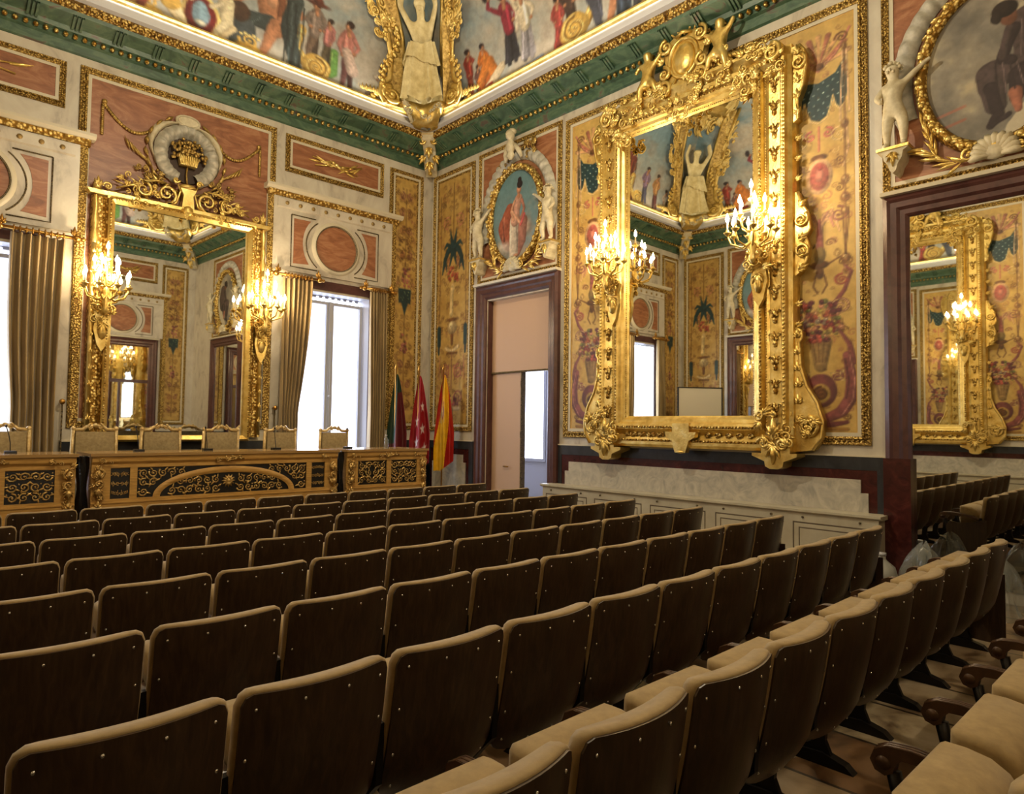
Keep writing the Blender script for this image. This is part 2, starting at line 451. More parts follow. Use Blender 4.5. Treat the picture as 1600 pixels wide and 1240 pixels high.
# ================================================================= ROOM SHELL
def wall(name, T, L, holes):
    mb = MB(T); ss = sorted(set([-.35, L+.35]+[h[0] for h in holes]+[h[1] for h in holes]))
    for a, b in zip(ss[:-1], ss[1:]):
        zs = [(0, 10.6)]
        for h in holes:
            if h[0] <= a+1e-6 and h[1] >= b-1e-6: zs = [(0, h[2]), (h[3], 10.6)] if h[2] > 0 else [(h[3], 10.6)]
        for z0, z1 in zs: mb.box(a, b, -.35, 0, z0, z1)
    return struct(mb.build(name, 'white_marble'), None)
WIN = [(1.45, 2.85, .5, 4.08), (6.79, 8.19, .5, 4.08)]
walls = {}
walls['F'] = wall('wall_front', TF, W, WIN)
walls['R'] = wall('wall_right', TR, D, [(1.80, 3.42, 0, 4.02)])
walls['L'] = wall('wall_left', TL, D, [])
walls['B'] = wall('wall_back', TB, W, [])
mb = MB(); mb.box(-W-.35, .35, -D-.35, .35, -.12, 0); struct(mb.build('floor', 'floor'))
mb = MB(); mb.box(-W-.35, .35, -D-.35, .35, 10.6, 10.75); struct(mb.build('ceiling', 'ivory'))
# gold border and flat field at the top of the painted cove
mb = MB()
for (x0, x1, y0, y1) in ((-W+2.2, -2.2, -2.5, -2.2), (-W+2.2, -2.2, -D+2.2, -D+2.5), (-2.5, -2.2, -D+2.5, -2.5), (-W+2.2, -W+2.5, -D+2.5, -2.5)):
    mb.box(x0, x1, y0, y1, 9.98, 10.15)
struct(mb.build('trim_1', 'carved_bright'))

# ---- wainscot bands, one trim per wall
def wains(n, T, segs):
    """segs: (s0,s1) stretches of dark slate/burgundy wainscot, marble panel within"""
    root = bpy.data.objects.new('trim_%d' % n, None); COL.objects.link(root); root['kind'] = 'structure'
    p = T((segs[0][0]+segs[-1][1])/2, 0, 0); root.location = p
    a, b, c, e = MB(T), MB(T), MB(T), MB(T)
    for s0, s1 in segs:
        a.box(s0, s1, .002, .03, 1.24, 1.39); a.box(s0, s0+.11, .002, .03, 0, 1.24); a.box(s1-.11, s1, .002, .03, 0, 1.24)
        b.box(s0+.11, s1-.11, .002, .022, 0, 1.24)
        x0, x1 = s0+.20, s1-.20
        c.prism([(x0, 0), (x1, 0), (x1, .98), (x1-.08, .98), (x1-.08, 1.13), (x0+.08, 1.13), (x0+.08, .98), (x0, .98)], .022, .045)
        e.box(s0, s1, .0, .04, 1.39, 1.41)
    a.build('slate_band', 'slate', root); b.build('burgundy_band', 'burgundy', root); c.build('marble_slab', 'grey_marble', root)
    e.build('ivory_bead', 'white_line', root)
wains(2, TR, [(.02, 1.46), (3.63, 8.63)]); wains(3, TL, [(.02, 1.46), (3.63, 8.63), (10.8, 12.26)])
wains(4, TF, [(.02, 1.0), (3.3, 6.35)]); wains(5, TB, [(.02, 1.1), (3.3, 6.35), (8.5, 9.62)])

# ---- cornice: one trim per wall with its carved runs
def cornice(n, T, L, fine=True):
    root = bpy.data.objects.new('trim_%d' % n, None); COL.objects.link(root); root['kind'] = 'structure'; root.location = T(L/2, 0, CZ)
    def run(prof, name, mat):
        mb = MB(T)
        for (d0, z0), (d1, z1) in zip(prof[:-1], prof[1:]):
            mb.add([(d0, d0, z0), (L-d0, d0, z0), (L-d1, d1, z1), (d1, d1, z1)], [(0, 1, 2, 3)], False)
        return mb.build(name, mat, root)
    run([(0, 6.94), (.035, 6.96), (.045, 7.08), (.09, 7.10), (.09, 7.16), (.15, 7.18), (.17, 7.24), (.36, 7.33), (.38, 7.38)], 'green_frieze', 'green_marble')
    run([(.38, 7.38), (.47, 7.44), (.47, 7.475)], 'leaf_band', 'carved')
    run([(.47, 7.475), (.56, 7.485), (.56, 7.53), (.50, 7.54), (.50, 7.66)], 'white_ledge', 'cornice_white')
    run([(.50, 7.655), (.545, 7.67), (.56, 7.70), (.545, 7.735), (.49, 7.75)], 'gilt_rod', 'gold')
    if fine:
        b = MB(T); k = int((L-.4)/.115)
        for i in range(k): b.ball((.2+(i+.5)*(L-.4)/k, .125, 7.135), (.035, .04, .038), 7, 4)
        b.build('bead_row', 'carved_bright', root)
        b = MB(T); k = int((L-.8)/.085)
        for i in range(k):
            s = .4+(i+.5)*(L-.8)/k
            b.ball((s, .43, 7.415), (.030, .03, .045), 5, 4); b.leaf((s-.02, 7.47), .07, .022, -PI/2, .46, .3, 3)
        b.build('carved_leaves', 'carved_bright', root)
        b = MB(T); k = int((L-.8)/.50)
        for i in range(k):
            s = .4+(i+.5)*(L-.8)/k
            for q in (-.05, 0, .05):
                b.add([(s+q-.014, .18, 7.20), (s+q+.014, .18, 7.20), (s+q+.014, .375, 7.30), (s+q-.014, .375, 7.30), (s+q-.014, .18, 7.25), (s+q+.014, .18, 7.25), (s+q+.014, .375, 7.34), (s+q-.014, .375, 7.34)], [(0, 1, 2, 3), (0, 3, 7, 4), (1, 2, 6, 5), (0, 1, 5, 4)], False)
        b.build('modillion', 'green_marble', root)
cornice(6, TF, W); cornice(7, TR, D); cornice(8, TL, D); cornice(9, TB, W, True)
# light strip lying behind the cornice lip
# ---- corner gilt brackets under the statues
def corner_xy(ix, iy, r):     # point on the diagonal, r metres out from both walls
    return ((-r if ix == 0 else -W+r), (-r if iy == 0 else -D+r))

# ================================================================= PAINTED COVE
def cove_pt(y):
    """arc length y -> (d, z)"""
    a = np.clip(y/2.45, 0, 1.35)*PI/2*.78
    return .46+1.9*(1-np.cos(a)), 7.70+2.35*np.sin(a)
SKIN_C = (.72, .50, .36)
def person(c, x, y, h, top, low, hair=(.15, .11, .09), lean=0., sk=SKIN_C, arm=None, seated=False, skirt=.0):
    """a small painted figure, feet at (x,y), height h"""
    hx = x+lean*h; r = h*.065
    dk = tuple(v*.62 for v in low); lt = tuple(min(1, v*1.35) for v in top)
    if seated:
        c.line([(x+.30*h, y), (x+.24*h, y+.27*h), (hx, y+.33*h)], [h*.09, h*.13, h*.17], dk)
        c.line([(x+.12*h, y), (x+.16*h, y+.28*h), (hx, y+.32*h)], [h*.08, h*.13, h*.18], low)
        b0 = y+.30*h; sh = y+.64*h
    else:
        c.line([(x-.05*h, y), (x-.03*h, y+.26*h), (hx*.5+x*.5, y+.48*h)], [h*.07, h*.09, h*.13], dk)
        c.line([(x+.06*h, y), (x+.04*h, y+.26*h), (hx*.5+x*.5, y+.48*h)], [h*.07, h*.1, h*.14], low)
        if skirt: c.poly([(x-skirt*h, y+.02*h), (x+skirt*h, y+.02*h), (x+.08*h, y+.52*h), (x-.08*h, y+.52*h)], low); c.line([(x, y+.04*h), (x+.02*h, y+.5*h)], h*.03, dk); c.line([(x-.09*h, y+.04*h), (x-.04*h, y+.5*h)], h*.03, tuple(min(1, v*1.3) for v in low))
        b0 = y+.48*h; sh = y+.78*h
    c.line([(x*.5+hx*.5, b0), (hx, sh)], [h*.17, h*.2], top)
    c.line([(x*.5+hx*.5+.03*h, b0), (hx+.04*h, sh)], [h*.05, h*.06], lt)
    c.line([(hx, sh), (hx+.02*h, sh+.10*h)], h*.06, sk)
    c.ell(hx+.02*h, sh+.14*h, r*.85, r*1.15, sk); c.ell(hx+.005*h, sh+.175*h, r*.95, r*.85, hair)
    c.ell(hx+.035*h, sh+.13*h, r*.3, r*.5, tuple(min(1, v*1.2) for v in sk))
    for q in (arm or [(-.16, -.22), (.16, -.22)]):
        c.line([(hx+(.09*h if q[0] > 0 else -.09*h), sh-.02*h), (hx+q[0]*h*.8, sh+q[1]*h*.55), (hx+q[0]*h*.8+(.06*h if q[0] < 0 else -.06*h), sh+q[1]*h)], [h*.075, h*.06, h*.045], top)
        c.ell(hx+q[0]*h*.8+(.06*h if q[0] < 0 else -.06*h), sh+q[1]*h, h*.028, h*.028, sk)
def sky(c, seed, warm=.0):
    n = c.noise(seed, .8, 6); n2 = c.noise(seed+3, 1.6, 6)
    c.mix(np.clip((n-.42)*4, 0, 1), (.84, .79, .70)); c.mix(np.clip((n2-.55)*3, 0, .8), (.90, .86, .78)); c.mix(np.clip((.40-n2)*3, 0, .6), (.62, .57, .52))
    c.mix(np.clip(1.3-c.Y*.5, 0, .85)*np.clip(n2*1.7, 0, 1), (.80, .75, .67)); c.mix(np.clip(.25-c.Y, 0, .5), (.48, .42, .36))
G1, G2, G3 = (.83, .66, .30), (.95, .83, .50), (.50, .35, .12)
def gold_volute(c, x, y, r, sg=1):
    c.line([(x-sg*r*.2, y+r*3.4), (x-sg*r*.5, y+r*2), (x+sg*r*.2, y+r), (x+sg*r, y+r*.9)], r*.7, G1)
    c.line([(x-sg*r*.2, y+r*3.4), (x-sg*r*.3, y+r*2), (x+sg*r*.3, y+r*1.2), (x+sg*r, y+r*1.1)], r*.16, G2)
    c.line([(x-sg*r*.4, y+r*3.2), (x-sg*r*.75, y+r*2), (x, y+r*.8)], r*.12, G3)
    c.ell(x+sg*r, y+r, r, r, G1); c.scroll(x+sg*r, y+r, r*.8, 2, PI/2, r*.2, G3, -sg); c.scroll(x+sg*r, y+r, r*.9, 2, PI/2, r*.12, G2, -sg)
    for k in range(6): c.ell(x-sg*r*(.3+.05*k), y+r*(3.2-.45*k), r*.16, r*.1, G2)
def vase(c, x, y, h, w):
    c.line([(x, y), (x, y+.15*h), (x, y+.35*h), (x, y+.7*h), (x, y+.85*h), (x, y+h)], [w*.8, w*.3, w*.7, w, w*.5, w*.7], G1)
    c.line([(x-w*.1, y+.15*h), (x-w*.15, y+.7*h), (x-w*.1, y+h)], w*.12, G2)
def nude(c, x, y, h, drape, f=1):
    """large seated painted figure with drapery"""
    sk, sd = (.70, .47, .33), (.48, .29, .19)
    c.line([(x+f*.02*h, y+.36*h), (x-f*.05*h, y+.78*h)], [h*.26, h*.30], sk)
    c.line([(x+f*.1*h, y+.4*h), (x+f*.05*h, y+.75*h)], h*.08, sd); c.ell(x-f*.02*h, y+.62*h, .05*h, .08*h, (.80, .58, .43))
    c.ell(x-f*.02*h, y+.97*h, .075*h, .10*h, sk); c.ell(x-f*.04*h, y+1.01*h, .085*h, .075*h, (.22, .15, .11))
    c.line([(x-f*.17*h, y+.76*h), (x-f*.30*h, y+.55*h), (x-f*.38*h, y+.42*h)], [.11*h, .09*h, .06*h], sk)
    c.line([(x+f*.10*h, y+.78*h), (x+f*.27*h, y+.60*h), (x+f*.08*h, y+.46*h)], [.11*h, .09*h, .06*h], sk)
    c.line([(x-f*.02*h, y+.36*h), (x-f*.22*h, y+.34*h), (x-f*.17*h, y+.02*h)], [.2*h, .16*h, .07*h], drape)
    c.line([(x+f*.06*h, y+.36*h), (x+f*.02*h, y+.30*h), (x-f*.06*h, y+.0*h)], [.18*h, .13*h, .07*h], sk)
    c.line([(x+f*.06*h, y+.82*h), (x+f*.20*h, y+.74*h), (x+f*.17*h, y+.40*h), (x+f*.26*h, y-.02*h)], [.10*h, .16*h, .17*h, .13*h], drape)
    for k in range(5):
        q = .13+.04*k
        c.line([(x+f*q*h, y+.7*h), (x+f*(q+.03)*h, y+.35*h), (x+f*(q+.0)*h, y)], .015*h, tuple(v*(1.5 if k % 2 else .55) for v in drape))
    c.line([(x-f*.12*h, y+.38*h), (x-f*.18*h, y+.3*h), (x-f*.14*h, y+.1*h)], .02*h, tuple(v*1.5 for v in drape))
DKG = (.20, .24, .24)
def shield(c, x, y):
    c.ell(x, y+.30, .30, .42, G2); c.ell(x, y+.30, .23, .36, (.42, .10, .09)); c.ell(x, y+.33, .13, .25, (.50, .62, .68)); c.ell(x, y+.16, .09, .05, (.78, .76, .66))
    for s_ in (-1, 1):
        c.line([(x+s_*.22, y-.02), (x+s_*.40, y+.35), (x+s_*.36, y+.75)], [.12, .20, .26], (.86, .80, .64)); c.line([(x+s_*.3, y+.02), (x+s_*.50, y+.3)], [.08, .12], (.80, .72, .55))
        c.ell(x+s_*.36, y+.95, .12, .15, (.88, .82, .68)); c.line([(x+s_*.3, y+.68), (x+s_*.15, y+.55)], .08, (.88, .82, .68))
        c.scroll(x+s_*.75, y+.18, .16, 1.5, 0, .06, G1, s_); c.ell(x+s_*.75, y+.05, .22, .08, G1)
        for k in range(5): c.ell(x+s_*(.62+.07*k), y+.28+.03*(k % 2), .03, .03, G2)
def mural_front(L, flip=False):
    """x measured along the wall from the corner"""
    c = Canvas(L, 4.3, 38, (.52, .66, .72)); sky(c, 5); c.painterly(31, .022)
    # nearest the corner: crouching figure, couple, hat man, volute, large nude, shield
    person(c, 1.58, .02, 1.0, (.82, .76, .66), (.66, .58, .52), (.14, .10, .10), lean=.0, seated=True, arm=[(-.1, -.3), (.2, -.12)])
    c.line([(1.95, .25), (1.75, .4), (1.6, .12)], [.16, .25, .2], (.86, .82, .74)); c.line([(1.7, .3), (1.8, .1)], .03, (.5, .40, .36))
    person(c, 2.30, .12, 1.38, (.72, .46, .42), (.36, .22, .22), (.16, .10, .08), lean=.03, arm=[(-.2, -.24), (.15, -.32)])
    c.line([(2.20, .50), (2.35, .85)], [.25, .2], (.80, .70, .64)); c.line([(2.62, .28), (2.58, .72)], [.26, .16], (.36, .55, .26)); c.line([(2.66, .3), (2.62, .7)], .04, (.56, .72, .38))
    person(c, 2.72, .40, .98, (.66, .42, .40), (.34, .30, .22), (.14, .10, .09), arm=[(-.14, -.3), (.2, -.1)])
    person(c, 2.98, .34, 1.28, (.48, .42, .38), (.42, .34, .28), (.24, .14, .10)); c.ell(3.0, 1.56, .2, .045, (.36, .18, .13)); c.ell(3.0, 1.62, .09, .07, (.36, .18, .13))
    gold_volute(c, 3.16, .0, .27, -1)
    nude(c, 3.72, .12, 1.75, DKG, -1)
    vase(c, 4.42, .4, 1.8, .38); c.line([(4.25, 1.5), (4.5, 2.5)], .5, G1)
    c.line([(4.2, 0.1), (4.15, .5), (4.3, .8)], [.4, .35, .2], (.22, .25, .26)); c.ell(4.25, .75, .17, .2, (.25, .17, .12))
    shield(c, 4.82, .06)
    nude(c, 5.95, .12, 1.75, (.45, .20, .15), 1); vase(c, 5.25, .4, 1.8, .38)
    gold_volute(c, 6.5, .0, .27, 1)
    person(c, 7.0, .2, 1.2, (.5, .4, .5), (.3, .3, .4)); person(c, 7.5, .1, 1.2, (.7, .5, .3), (.4, .2, .2)); person(c, 8.0, .05, 1.0, (.8, .7, .6), (.5, .4, .4), seated=True)
    c.tone(.12, (.62, .55, .45), .95); return c
def mural_right(L):
    c = Canvas(L, 4.3, 36, (.50, .65, .72)); sky(c, 11); c.painterly(33, .022)
    person(c, 1.42, .02, .55, (.62, .24, .18), (.45, .2, .16), (.4, .15, .1), seated=True)
    person(c, 1.78, .05, 1.12, (.58, .22, .18), (.52, .24, .16), (.13, .09, .10), arm=[(.16, -.1), (-.08, -.3)])
    person(c, 2.0, .0, .72, (.35, .22, .2), (.3, .2, .2), (.2, .1, .1))
    person(c, 2.18, .05, 1.05, (.78, .42, .16), (.72, .36, .14), (.12, .09, .12), skirt=.2)
    c.line([(2.05, .3), (2.3, .62), (2.5, .25)], [.2, .3, .2], (.80, .46, .18)); c.line([(2.3, .1), (2.65, .4)], [.25, .2], (.84, .76, .62)); c.line([(2.1, .05), (2.35, .15)], .1, (.62, .18, .16))
    person(c, 2.92, .35, 1.45, (.52, .16, .22), (.17, .17, .20), (.13, .10, .11), arm=[(-.32, .25), (.2, -.2)], skirt=.14); c.ell(2.56, 1.92, .06, .1, (.15, .12, .14))
    c.line([(3.1, .95), (3.2, 1.3), (3.12, 1.6)], [.1, .15, .1], (.86, .80, .70))
    person(c, 3.3, .25, 1.45, (.84, .78, .66), (.62, .60, .62), (.16, .11, .1), arm=[(.2, -.25), (-.15, .1)], skirt=.12)
    c.line([(3.05, .08), (3.6, .14)], .12, (.55, .60, .68))
    person(c, 4.02, .05, 1.05, (.60, .24, .22), (.55, .20, .18), (.14, .1, .1), skirt=.13); person(c, 4.28, .1, 1.35, (.24, .18, .16), (.22, .16, .13), (.13, .1, .1))
    gold_volute(c, 4.62, .02, .3, -1); vase(c, 4.75, .8, .9, .3)
    nude(c, 5.15, .12, 1.85, (.24, .25, .30), 1); nude(c, 5.7, .12, 1.7, (.18, .22, .28), -1)
    gold_volute(c, 6.2, .0, .2, 1); shield(c, L/2+.35, .0)
    for k, x in enumerate((7.4, 8.1, 8.8, 9.5, 10.2, 10.9)):
        person(c, x, .1, 1.2+.1*(k % 3), [(.5, .2, .2), (.3, .3, .35), (.75, .6, .4)][k % 3], [(.3, .2, .2), (.6, .5, .4), (.2, .2, .3)][k % 3], skirt=.12*(k % 2))
    c.tone(.12, (.62, .55, .45), .95); return c
def put_mural(c, T, name, label, L):
    F = npT(T)
    def fn(x, y):
        d, z = cove_pt(y*.674); x2 = np.clip(x, d, L-d)
        return F(x2, d, z)
    o = c.mesh(name, fn, 'paint', origin=T(L/2, .5, 7.6))
    return tag(o, label, 'mural')
put_mural(mural_front(W), TF, 'ceiling_mural', 'painted ceiling cove above the window wall with a bare-chested man and seated villagers', W)
put_mural(mural_right(D), TR, 'ceiling_mural', 'painted ceiling cove above the right wall with dancers and a woman in orange shawl', D)
mL = mural_right(D)
put_mural(mL, TL, 'ceiling_mural', 'painted ceiling cove above the left wall, seen only in the mirrors', D)
put_mural(mural_front(W), TB, 'ceiling_mural', 'painted ceiling cove above the rear wall, seen only in the mirrors', W)
# ================================================================= WALL PANELS
OCH = (.82, .67, .36); MAU = (.50, .28, .27); PINK = (.74, .48, .40); BLU = (.10, .22, .24); BRN = (.42, .27, .14); CRM = (.88, .76, .52)
def tapestry(w, h, res, kind):
    """silk panel painted with grotesques; x from the side nearest the front wall"""
    c = Canvas(w, h, res, OCH); n = c.noise(3, 3, 4); n2 = c.noise(8, 14, 2)
    c.mix(np.clip((n-.4)*2, 0, .6), (.92, .78, .47)); c.mix(np.clip((.45-n)*2, 0, .5), (.72, .54, .28)); c.mix(np.clip((n2-.6)*2, 0, .35), (.90, .74, .42))
    c.painterly(50, .006, .18); m = w/2
    def both(f):
        for sg in (-1, 1): f(sg)
    if kind == 'wide':          # strips beside the large mirror: w .80, h 5.15
        # shell fan and spotted lambrequin
        for k in range(9):
            a = PI*(.08+.105*k); c.line([(m, h-.62), (m+.34*math.cos(a)*1.05, h-.62+.44*math.sin(a))], [.02, .075], (.66, .42, .32) if k % 2 else (.80, .62, .42))
        c.line([(m-.36, h-.2), (m-.2, h-.5), (m, h-.68), (m+.2, h-.5), (m+.36, h-.2)], .035, PINK); c.ell(m, h-.62, .07, .05, BRN)
        c.scroll(m-.27, h-.3, .08, 1.5, 0, .025, BRN); c.scroll(m+.27, h-.3, .08, 1.5, PI, .025, BRN, -1)
        c.poly([(m-.33, h-.72), (m-.2, h-.80), (m, h-.86), (m+.2, h-.78), (m+.32, h-.56), (m+.33, h-1.1), (m+.30, h-1.25), (m+.25, h-1.3), (m+.2, h-1.23), (m+.17, h-1.08), (m+.15, h-1.2), (m+.1, h-1.36), (m, h-1.42), (m-.1, h-1.36), (m-.15, h-1.2), (m-.17, h-1.08), (m-.2, h-1.2), (m-.27, h-1.26), (m-.33, h-1.2)], BLU)
        rs = random.Random(2)
        for i in range(6):
            for j in range(8):
                x = m-.29+.115*i+(.057 if j % 2 else 0); y = h-1.32+.075*j
                if abs(x-m) < .3 and (abs(x-m) < .13 or y > h-1.2) and y < h-.84+.4*abs(x-m): c.ell(x, y, .011, .011, (.70, .78, .74))
        c.line([(m-.33, h-1.2), (m-.27, h-1.28), (m-.2, h-1.22), (m-.17, h-1.1), (m-.14, h-1.24), (m-.1, h-1.39), (m, h-1.45), (m+.1, h-1.39), (m+.14, h-1.24), (m+.17, h-1.1), (m+.2, h-1.25), (m+.25, h-1.33), (m+.31, h-1.25)], .02, CRM)
        # pink sprig
        both(lambda s: (c.scroll(m+s*.1, h-1.62, .08, 1.2, PI/2, .03, (.80, .42, .38), -s), c.scroll(m+s*.24, h-1.68, .11, 1.4, PI/2, .022, CRM, s), c.line([(m+s*.3, h-1.3), (m+s*.34, h-1.9), (m+s*.28, h-2.15)], .02, (.86, .70, .54))))
        c.line([(m, h-1.85), (m, h-1.5)], .02, (.80, .42, .38)); c.ell(m, h-1.95, .1, .05, BRN)
        # oval medallion
        c.ell(m, h-2.22, .16, .26, (.84, .68, .50)); c.ell(m, h-2.22, .115, .20, (.68, .36, .31)); c.ell(m, h-2.2, .05, .10, (.76, .48, .41)); c.ell(m+.01, h-2.1, .03, .035, (.66, .30, .28))
        both(lambda s: (c.scroll(m+s*.24, h-2.05, .06, 1.3, -PI/2, .018, BRN, s), c.scroll(m+s*.23, h-2.45, .06, 1.3, PI/2, .018, BRN, -s)))
        # palmette above a small urn
        both(lambda s: [c.line([(m, h-3.25), (m+s*.02, h-2.95), (m+s*(.05+.05*k), h-2.78+.02*k), (m+s*(.1+.065*k), h-2.9-.08*k)], [.05, .05, .035, .02], (.70, .46, .40) if k % 2 else (.84, .66, .48)) for k in range(3)])
        both(lambda s: (c.scroll(m+s*.22, h-2.82, .11, 1.6, PI/2, .028, MAU, -s), c.scroll(m+s*.12, h-3.2, .06, 1.3, 0, .02, BRN, s)))
        c.line([(m, h-3.4), (m, h-2.85)], [.12, .03], (.66, .38, .34)); c.ell(m, h-3.5, .11, .06, BRN); c.ell(m, h-3.36, .07, .12, (.56, .46, .28)); c.ell(m, h-3.62, .05, .08, BRN)
        both(lambda s: (c.line([(m+s*.1, h-3.5), (m+s*.25, h-3.42), (m+s*.28, h-3.55)], .022, BRN), c.line([(m+s*.05, h-3.65), (m+s*.08, h-3.8), (m+s*.03, h-3.9)], .02, BRN)))
        # candelabrum by the right edge
        xr = m+.30
        for k, (y0, r1) in enumerate(((h-.45, .03), (h-.75, .02), (h-1.55, .045), (h-1.7, .02), (h-2.35, .05), (h-2.6, .06), (h-2.8, .045), (h-3.1, .02), (h-3.45, .055), (h-3.6, .03))):
            c.ell(xr, y0, r1, .07, (.58, .40, .22)); c.ell(xr-.01, y0+.02, r1*.4, .03, CRM)
        c.line([(xr, h-.4), (xr, h-3.4)], .018, (.52, .36, .2)); c.line([(xr-.02, h-.5), (xr-.05, h-1.5)], .02, (.88, .72, .56)); c.line([(xr+.02, h-.5), (xr+.05, h-1.4)], .02, (.88, .72, .56))
        both(lambda s: (c.line([(xr, h-3.4), (xr+s*.02, h-3.1), (xr+s*.04, h-2.75)], .012, BRN), c.scroll(xr+s*.03, h-3.5, .05, 1.2, PI/2, .016, BRN, -s)))
        # long mauve side scrolls
        c.line([(m+.16, h-4.35), (m+.15, h-4.1), (m+.28, h-3.9), (m+.36, h-3.65), (m+.28, h-3.55)], [.06, .06, .05, .04, .02], MAU); c.scroll(m+.25, h-3.75, .08, 1.8, PI/2, .03, (.60, .30, .24), 1)
        c.scroll(m+.24, h-4.12, .11, 1.8, PI*.8, .032, MAU, -1); c.scroll(m+.24, h-4.12, .11, 1.8, PI*.8, .012, CRM, -1)
        c.scroll(m-.26, h-4.1, .10, 1.8, .2*PI, .032, MAU, 1); c.line([(m-.16, h-4.35), (m-.14, h-4.1), (m-.24, h-3.95)], [.06, .05, .03], MAU)
        both(lambda s: (c.scroll(m+s*.27, h-4.45, .05, 1.2, 0, .018, BRN, s), c.line([(m+s*.26, h-4.5), (m+s*.25, h-4.3)], .012, BRN)))
        # flower basket
        c.line([(m, h-4.62), (m, h-4.78), (m, h-4.95)], [.27, .21, .15], (.60, .48, .30))
        for i in range(120):
            a = rs.uniform(0, 2*PI); r = rs.uniform(0, 1)**.5; x = m+.27*r*math.cos(a)-.01; y = h-4.30+.30*r*math.sin(a)
            col = rs.choice([(.48, .19, .19), (.70, .34, .28), (.80, .55, .42), (.40, .40, .22), (.62, .56, .28), (.36, .17, .2), (.56, .5, .42)])
            c.ell(x, y, rs.uniform(.02, .045), rs.uniform(.02, .045), col); c.ell(x+.01, y+.01, .012, .012, tuple(min(1, v*1.35) for v in col))
        # vase and the great volutes
        for k in (-.07, -.02, .03, .08): c.line([(m+k*1.3, h-4.62), (m+k*.7, h-4.88)], .013, (.46, .34, .2))
        b0 = h-5.15-.35
        both(lambda s: (c.line([(m+s*.20, h-4.42), (m+s*.33, h-4.65), (m+s*.37, h-4.9)], [.03, .06, .09], MAU)))
    return c
def tap_wide(w=.80, h=5.95):
    c = tapestry(w, h, 64, 'wide'); m = w/2; c.filigree(46, 4, (.56, .38, .22), .05, .7); c.filigree(18, 9, (.64, .36, .32), .06, .6); c.filigree(12, 10, (.92, .80, .56), .05, .6)
    # shift: large volutes occupy the lowest metre
    def both(f):
        for sg in (-1, 1): f(sg)
    both(lambda s: (c.line([(m+s*.30, 1.15), (m+s*.36, .80), (m+s*.34, .55), (m+s*.24, .36), (m+s*.05, .26)], [.09, .14, .15, .15, .12], MAU), c.line([(m+s*.33, 1.15), (m+s*.39, .80), (m+s*.36, .52), (m+s*.25, .32)], .014, (.72, .50, .44)),
        c.line([(m+s*.28, 1.1), (m+s*.325, .80), (m+s*.29, .55)], .012, (.30, .15, .17)), c.scroll(m+s*.19, .86, .075, 1.6, PI/2, .03, MAU, -s, leaf=CRM), c.scroll(m+s*.31, .3, .05, 1.2, PI, .02, BRN, s)))
    c.ell(m, .66, .19, .24, MAU); c.ell(m, .62, .115, .14, OCH); c.ell(m, .62, .08, .09, (.46, .30, .17)); c.scroll(m, .62, .10, 1.7, PI/2, .03, (.36, .22, .14))
    c.line([(m-.28, .22), (m, .16), (m+.3, .22)], [.06, .10, .05], (.42, .22, .22)); c.line([(m-.3, .12), (m+.3, .12)], .05, (.58, .42, .2)); c.line([(m-.22, .06), (m+.22, .06)], .03, (.46, .3, .16))
    rs = random.Random(5)
    for k in range(60):
        x = rs.uniform(.05, w-.05); y = rs.uniform(.9, h-.3); c.ell(x, y, .008, .014, BRN, rs.uniform(0, 3), .7)
    return c
